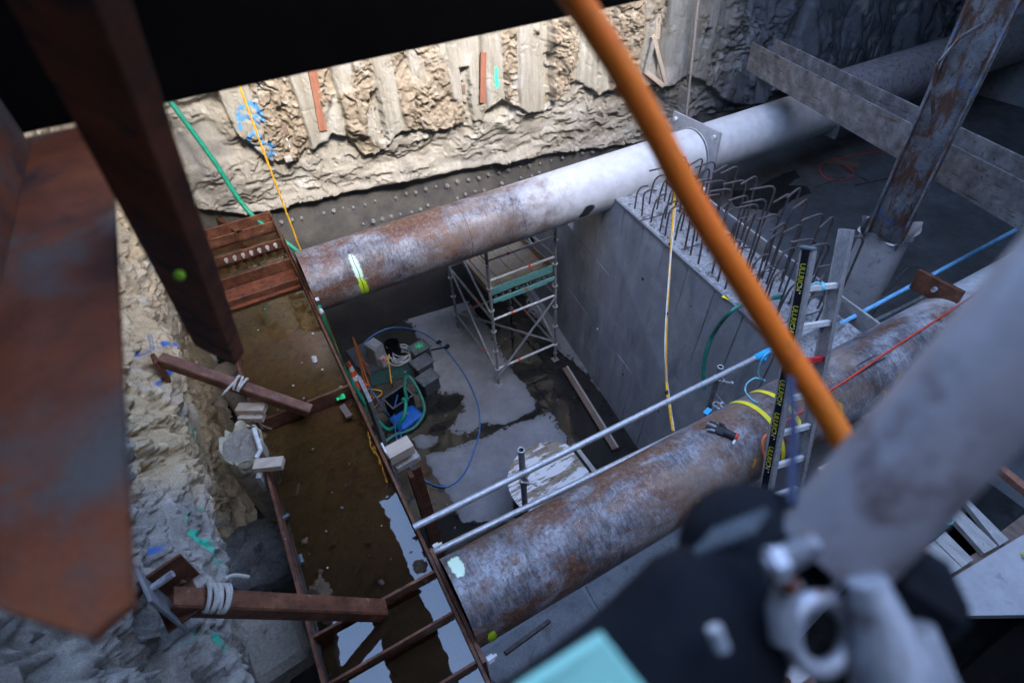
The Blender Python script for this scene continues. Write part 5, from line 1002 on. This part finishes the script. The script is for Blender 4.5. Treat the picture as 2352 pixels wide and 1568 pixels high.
strap(3.40, 'left yellow lashing strap round the lower strut pipe'); strap(3.66, 'right yellow lashing strap round the lower strut pipe, behind the ladder')
q = CYL(1640, 946, PY2, PZ, PR); MB().box(q + Vector((-.06, .03, .02)), (.09, .05, .01), .3).build('blue_tag', BLUEC, None, 'small bright blue tag at the top of the left yellow strap', 'tag')
# glove
g0 = CYL(1655, 992, PY2, PZ, PR); an = math.atan2(g0.z - PZ, g0.y - PY2); nrm = Vector((0, math.cos(an), math.sin(an))); tg = Vector((0, -math.sin(an), math.cos(an))); 
gd = (Vector((-0.35, 0, 0)) - tg * .75).normalized(); gs = nrm.cross(gd).normalized()
gl_ = thing('work_glove', 'black work glove with a red cuff lying on the lower strut pipe', 'glove', tuple(g0)); Rg = Matrix((gd, gs, nrm)).transposed()
MB().ball(g0 + nrm * .02, .06, 16, (1.15, .85, .35), Rg).tube([g0 - gd * .03 + nrm * .02, g0 - gd * .09 + nrm * .02, g0 - gd * .135 + nrm * .02], 0, 14, True, [.045, .033, .036]).build('palm', BLACKR, gl_)
for i, (sd_, L_, sp_) in enumerate(((-.036, .075, -.25), (-.013, .09, -.06), (.012, .085, .1), (.035, .065, .28))):
    s0 = g0 + gs * sd_ + gd * .045 + nrm * .02; d_ = (gd + gs * sp_).normalized(); MB().tube([s0, s0 + d_ * L_ * .5 + nrm * .008, s0 + d_ * L_ - nrm * .004], 0, 8, True, [.015, .014, .010]).build('finger', GALVDK if i % 2 else BLACKR, gl_)
s0 = g0 - gs * .045 - gd * .02 + nrm * .015; MB().tube([s0, s0 - gs * .03 + gd * .03, s0 - gs * .038 + gd * .065], 0, 8, True, [.016, .015, .011]).build('thumb', BLACKR, gl_)
MB().tube([g0 - gd * .132 + nrm * .02, g0 - gd * .15 + nrm * .02], .038, 14).build('cuff', REDM, gl_); MB().box(g0 - gd * .14 + gs * .05 + nrm * .02, (.02, .08, .006), Rg).build('tag', WHITEP, gl_)
# cords over pipe 2
hose('red_cable', [CYL(x, y, PY2, PZ, PR + .012) for x, y in [(2352, 592), (2250, 668), (2150, 735), (2050, 800), (1960, 862), (1895, 905), (1840, 945), (1775, 985)]], .010, REDC, 'thin red cord laid along the top of the lower strut pipe', 'cord')
hose('orange_cable', [CYL(1760, 998, PY2, PZ, PR + .05), CYL(1752, 1010, PY2, PZ, PR + .06), CYL(1752, 1030, PY2, PZ, PR + .05), CYL(1760, 1060, PY2, PZ, PR + .05), CYL(1770, 1095, PY2, PZ, PR + .05)], .010, ORC, 'short bright orange cord hanging beside the left ladder stile', 'cord')
hose('hanging_cable', [P(1550, 440, 'y', 5.6), P(1546, 500, 'y', 5.2), P(1538, 620, 'y', 4.5), P(1530, 760, 'y', 3.9), P(1531, 880, 'y', 3.5), P(1540, 950, 'y', 3.0), P(1546, 990, 'y', 2.7)], .017, YELROPE, 'yellow cable hanging from the upper pipe down in front of the concrete wall', 'cable')
hose('hanging_cable', [P(1554, 440, 'y', 5.58), P(1550, 500, 'y', 5.18), P(1536, 640, 'y', 4.35), P(1527, 800, 'y', 3.7), P(1536, 900, 'y', 3.4), P(1549, 990, 'y', 2.68)], .008, WHITEP, 'thin white cable twisted beside the yellow hanging cable', 'cable')
for y in (560, 720, 900): q = P(1539 if y < 700 else 1531, y, 'y', {560: 4.85, 720: 4.05, 900: 3.36}[y]); MB().tube([q + Vector((0, 0, .015)), q - Vector((0, 0, .015))], .022, 10).build('cable_tie', BLACKR, None, {560: 'upper black tie on the hanging yellow cable', 720: 'middle black tie on the hanging yellow cable', 900: 'lower black tie on the hanging yellow cable'}[y], 'tie')

# ================================================================== BEAM, COLUMN
hb0 = Vector((8.75, 7.45, 5.0)); hd = Vector((-.263, -.965, 0)).normalized(); hs_ = Vector((-hd.y, hd.x, 0)); hb1 = hb0 + hd * 9.2
hb = thing('steel_beam', 'weathered H beam lying across the pit above the upper strut pipe', 'beam', tuple(hb0))
for s_, nm in ((0, 'front_flange'), (.46, 'rear_flange')): MB().bar(hb0 + hs_ * s_, hb1 + hs_ * s_, .03, .46).build(nm, HSTEEL, hb)
MB().bar(hb0 + hs_ * .23, hb1 + hs_ * .23, .43, .025).build('web', HSTEEL, hb)
cc_ = P(2040, 520, 'y', 3.15); cl = thing('steel_column', 'rusty steel H column with blue paint flakes standing right of the ladder', 'column', (cc_.x, 3.15, SZ))
cx0, cy0 = cc_.x + .02, 3.15; ra_ = .35; Rc = Matrix.Rotation(ra_, 3, 'Z')
def off(dx, dy, z): return Vector((cx0, cy0, z)) + Rc @ Vector((dx, dy, 0))
for s_ in (-1, 1): MB().box(off(0, s_ * .19, 7.1), (.40, .028, 5.8), ra_).build('flange', COLSTEEL, cl)
MB().box(off(0, 0, 7.1), (.022, .35, 5.8), ra_).build('web', COLSTEEL, cl); MB().box(off(-.08, -.21, 6.9), (.05, .02, 5.2), ra_).build('welded_strip', COLSTEEL, cl)
m = MB(); ZZ_ = [4.32, 4.28, 4.1, 3.7, 3.2, SZ]; 
def slv(a, j):
    k_ = (1.12 + .10 * math.sin(a * 9) * math.sin(a * 4 + 1), 1.02, .98, 1, 1.0, 1.0)[j]; s_ = (abs(math.cos(a)) ** 4 + abs(math.sin(a)) ** 4) ** -.25; return off(.30 * k_ * s_ * math.cos(a) + .1, .28 * k_ * s_ * math.sin(a), ZZ_[j] + (.05 * math.sin(a * 5) if j == 0 else 0))
m.grid(slv, [2 * math.pi * i / 72 for i in range(73)], list(range(6))); m.f = [f[::-1] for f in m.f]; m.build('sleeve', SLEEVE, cl)
pts = [P(x, y, 'y', 3.1) for x, y in [(2262, 55), (2205, 88), (2155, 145), (2142, 200), (2144, 275)]]
m = MB(); [m.bar(a, b, .05, .012, (0, 1, 0)) for a, b in zip(pts[:-1], pts[1:])]; m.build('bent_bar', COLSTEEL, cl)
# small things behind pipe2 on the right
for i, (px, z) in enumerate((((1935, 720), 3.1),)):
    q = P(*px, 'z', z + .5); MB().pipe((q.x, q.y, SZ), (q.x, q.y, z + .5), .05, .006, 20).build('pipe_stub', GALVDK, None, 'short upright grey pipe stub beside the column sleeve', 'pipe')
for i, px in enumerate(([(2000, 700), (2040, 665), (2070, 645)], [(2060, 640), (2085, 615), (2110, 612)], [(1985, 745), (2030, 690), (2060, 680)])):
    hose('bent_bar', [P(x, y, 'y', 2.9) for x, y in px], .013, REBAR, ['bent rusty bar beside the column sleeve above the blue pipe', 'bent rusty bar furthest right of the column sleeve', 'bent rusty bar lowest behind the blue pipe'][i], 'rebar')

# ================================================================== WALL THINGS
def wbar(name, a, b, wd, th, mat, label, cat, off_=.22):
    pa_, pb2 = PW(*a, off_), PW(*b, off_); return MB().bar(pa_, pb2, wd, th, (0, -1, 0)).build(name, mat, None, label, cat)
wbar('red_strip', (715, 150), (742, 300), .13, .05, REDWOOD, 'red brown timber strip in the back wall left of the plastered groove', 'timber', .20)
wbar('red_strip', (1124, 62), (1122, 148), .11, .05, REDWOOD, 'red brown timber strip above the green mark on the back wall', 'timber', .22)
wbar('red_strip', (1110, 120), (1108, 235), .11, .05, REDWOOD, 'red brown timber strip left of the green mark on the back wall', 'timber', .24)
wbar('pale_batten', (1518, -40), (1508, 90), .12, .05, TIMBER, 'upper timber batten in the groove behind the orange hose', 'timber', .2)
t = thing('timber_triangle', 'triangle of pale timber battens standing in a groove of the back wall', 'timber frame', tuple(PW(1510, 160, .2)))
for a, b in (((1500, 82), (1530, 196)), ((1503, 88), (1482, 168)), ((1482, 164), (1524, 198))): MB().bar(PW(*a, .30), PW(*b, .30), .085, .05, (0, -1, 0)).build('batten', TIMBER if a[0] != 1503 else TIMBERG, t)
a, b = PW(1606, -20, .5), PW(1575, 285, .5); MB().tube([a, b], .022, 8).build('thin_rod', TIMBER, None, 'thin light brown rod leaning on the back wall above the flange plate', 'rod')
for i, (x, y) in enumerate(((652, 300), (655, 330), (662, 365), (851, 262), (862, 320), (1060, 205), (1052, 250))):
    q = PW(x, y, .10 if i not in (2, 4) else .2); MB().box(q, (.12, .08, .16 if i not in (2, 4) else .09), rnd.uniform(-.1, .1), .01).build('wall_pad', TIMBERD if i in (0, 5) else (WHITEP if i in (1, 6) else TIMBERG), None, ['dark wooden wedge in the slot right of the blue spray on the back wall', 'pale filler in the slot right of the blue spray on the back wall', 'small square pad below the slot right of the blue spray', 'grey packer inside the second slot of the back wall', 'small square pad below the second slot of the back wall', 'brown wedge in the third slot of the back wall', 'pale filler in the third slot of the back wall'][i], 'packer')

# ================================================================== PLATFORM AT LOWER RIGHT
G5 = lambda zx, zy: (1881.6 + zx * .340, 1034.9 + zy * .340)
pf = thing('slatted_platform', 'timber slats laid with gaps beside a pale concrete plate at the lower right', 'platform', tuple(P(2240, 1300, 'z', 3.9)))
for q4 in ([(700, 660), (778, 608), (963, 788), (872, 842)], [(783, 604), (852, 545), (1042, 735), (968, 784)], [(780, 320), (905, 350), (1205, 642), (1115, 692)], [(905, 250), (985, 305), (1282, 600), (1218, 638)]):
    MB().prism([P(*G5(*p), 'z', 4.0) for p in q4], .05).build('slat', TIMBERG, pf)
MB().prism([P(*G5(*p), 'z', 4.02) for p in [(820, 905), (1500, 490), (1500, 1105), (820, 1115)]], .06).build('plate', ROUGHC if False else SLEEVE, pf)
MB().bar(P(*G5(1180, 90), 'z', 4.05), P(*G5(1480, 340), 'z', 4.05), .07, .07).build('red_batten', REDWOOD, pf); MB().bar(P(*G5(1190, 640), 'z', 3.9), P(*G5(1483, 420), 'z', 3.9), .10, .08).build('edge_joist', TIMBERD, pf); MB().bar(P(*G5(840, 880), 'z', 3.9), P(*G5(1200, 650), 'z', 3.9), .08, .08).build('edge_joist', TIMBERD, pf)
MB().bar(P(*G5(1380, 700), 'z', 4.06), P(*G5(1480, 720), 'z', 4.06), .05, .03).build('yellow_block', YELSTR, None, 'yellow block at the right edge of the pale concrete plate', 'block')
a, b = Q(*G5(850, 445), 3.0), Q(*G5(560, 690), 3.3); MB().pipe(a, b, .045, .006, 24).build('tube_end', TEAL, None, 'open dark teal tube end pointing up beside the timber slats', 'pipe')
MB().bar(P(*G5(0, 140), 'z', 4.3), P(*G5(240, 20), 'z', 4.3), .05, .05).build('timber_edge', TIMBER, None, 'pale timber edge showing beside the lower end of the orange hose', 'timber')
MB().box((4.6, -.75, 3.6), (3.0, .9, .5)).build('dark_beam', BLACK, None, 'black beam along the bottom right below the concrete plate', 'beam')

# ================================================================== FOREGROUND
fb = MB().box((.65, 1.83, 8.24), (4.7, .26, .66)).build('overhead_beam', BLACK, None, 'black steel beam crossing the top left close to the camera', 'beam')
a, b = Q(150, -20, .60), Q(505, 800, 1.62); t = thing('rusty_bar', 'thick rusty steel bar hanging out of focus at the upper left', 'steel bar', tuple(b)); d_ = (b - a).normalized(); MB().bar(a - d_ * .2, b, .125, .05, -Vector(AZ) * 0 + Vector((MW @ np.array([.15, 0, -1])).tolist())).build('bar', RUST, t)
q = Q(412, 632, 1.04); MB().ball(q, .011, 10).build('lime_spot', LIMEDOT, t)
c1 = Q(298, 1395, .50); zz = c1.z
MB().prism([P(298, 1385, 'z', zz), P(205, 1462, 'z', zz), P(-20, 1390, 'z', zz), Vector((c1.x - 1.2, 1.69, zz)), Vector((c1.x, 1.69, zz))], .012).build('rusty_plate', RUSTSTAIN, None, 'broad stained rusty steel plate out of focus along the left edge', 'steel plate')
MB().box((c1.x - .17, c1.y + .72, c1.z + .06), (.02, 1.1, .12)).build('rusty_flange', RUSTSTAIN, None, 'dark rusty upright rib standing on the stained plate at the far left', 'steel rib')
# orange hose
hose('orange_hose', [Q(x, y, z) for x, y, z in [(1240, -140, .56), (1325, 0, .60), (1415, 140, .63), (1500, 290, .66), (1588, 455, .69), (1690, 622, .71), (1792, 785, .73), (1868, 900, .73), (1935, 1010, .72), (1995, 1110, .70), (2060, 1210, .66), (2120, 1310, .64)]], .016, ORANGE, 'thick bright orange hose slanting across the picture out of focus', 'hose', n=20)
# pale tube
MB().tube([Q(2620, 480, .42), Q(2352, 775, .45), Q(1895, 1275, .50)], .048, 40).build('pale_tube', PALE, None, 'fat pale tube out of focus at the right, over the lamp clamp', 'tube')
# lamp
lp = thing('work_lamp', 'black work lamp with a mint green glass out of focus at the bottom', 'lamp', tuple(Q(1600, 1450, .5)))
dirv = (Q(1240, 1640, .46) - Q(1700, 1210, .52)).normalized()
MB().ball(Q(1725, 1270, .54), .068, 32, (1.0, 1.0, .9)).build('head', BLACKP, lp)
MB().tube(spline([Q(1770, 1240, .52), Q(1670, 1385, .52), Q(1470, 1590, .50), Q(1215, 1790, .48)], 5), 0, 28, True, [.035 + .038 * min(1, i / 6) for i in range(16)]).build('housing', BLACKP, lp)
m = MB(); [m.tube([Q(1650 + i * 22, 1215 - i * 9, .465), Q(1600 + i * 24, 1270 - i * 9, .46)], .0035, 8) for i in range(6)]; m.build('cooling_rib', BOXLID, lp)
MB().prism([Q(1385, 1468, .395), Q(1560, 1690, .385), Q(1130, 1780, .375), Q(1180, 1600, .38)], .012, Vector((MW @ np.array([0, 0, -1])).tolist())).build('glass', MINT, lp)
MB().tube([Q(1640, 1440, .42), Q(1660, 1490, .42)], .006, 10).build('switch', CLAMP, lp)
hose('lamp_cable', [Q(1815, 870, .62), Q(1822, 960, .58), Q(1820, 1060, .54), Q(1818, 1160, .5)], .0045, NAVY, 'dark blue lamp cable rising in front of the ladder', 'cable')
# clamp
cp = thing('tube_clamp', 'zinc scaffold clamp holding the lamp at the lower right, out of focus', 'clamp', tuple(Q(1880, 1450, .45)))
fw = Vector((MW @ np.array([.25, -.1, -1])).tolist())
MB().torus(Q(1885, 1455, .45), .027, .0075, fw, 36, 12).build('ring', CLAMP, cp)
MB().tube([Q(1765, 1305, .43), Q(1862, 1250, .43)], .009, 14).build('bolt', CLAMP, cp); MB().tube([Q(1768, 1300, .43), Q(1800, 1295, .43)], .015, 6).build('bolt_head', CLAMP, cp)
MB().tube([Q(1800, 1470, .44), Q(1790, 1400, .44), Q(1815, 1330, .44)], .010, 12).build('jaw', CLAMP, cp)
MB().tube([Q(1990, 1330, .44), Q(2020, 1430, .44), Q(2070, 1600, .44)], 0, 16, True, [.014, .022, .036]).tube([Q(2110, 1440, .45), Q(2150, 1600, .45)], 0, 14, True, [.012, .020]).build('arm', CLAMP, cp)
MB().box(Q(2085, 1350, .5), (.085, .07, .06), Euler((.3, .5, .6)), .012).build('junction_box', BLACKP, None, 'dark box out of focus right of the clamp arm', 'box')
MB().tube([Q(2105, 1295, .55), Q(2160, 1370, .55)], .009, 12).build('grey_rod', GALV, None, 'short grey rod beside the lower end of the orange hose', 'rod')

# rubble chips and scraps on the bay floor
rn = random.Random(21)
for i in range(34):
    x = rn.uniform(.8, 4.6); y = rn.uniform(3.2, 8.8); r_ = rn.choice((.012, .016, .022, .03))
    MB().ball((x, y, .012 + r_ * .4), r_, 7, (1, rn.uniform(.5, 1.1), .5), Matrix.Rotation(rn.uniform(0, 3), 3, 'Z')).build('rubble_chip', rn.choice((TIMBERG, BLACKR, TIMBERD, SLAB)), None, 'small rubble chip lying on the wet bay floor', 'rubble', 'rubble chips on the bay floor')
for i, px in enumerate(([(150, 620), (230, 760), (340, 870), (420, 930), (380, 985)], [(330, 830), (440, 850), (400, 900), (300, 880), (340, 940)])):
    hose('orange_wire', [PZ_(ZQ(*p), .03) for p in px], .010, [ORANGED, YELROPE][i], ['thin orange wire trailing past the cone base', 'tangled yellow wire between the cone and the open bin'][i], 'wire')

# more of the clamp: nuts, threaded rod, pins
MB().tube([Q(1862, 1250, .43), Q(1872, 1244, .43)], .012, 6, smooth=False).build('nut', CLAMP, cp)
MB().tube([Q(1790, 1320, .425), Q(1815, 1345, .43)], .008, 8).build('rusty_pin', RUST, cp)
m = MB()
for i in range(9): m.torus(Q(1775 + i * 9.5, 1299 - i * 5.3, .43), .0095, .0012, Q(1862, 1250, .43) - Q(1765, 1305, .43), 14, 5)
m.build('thread', CLAMP, cp)
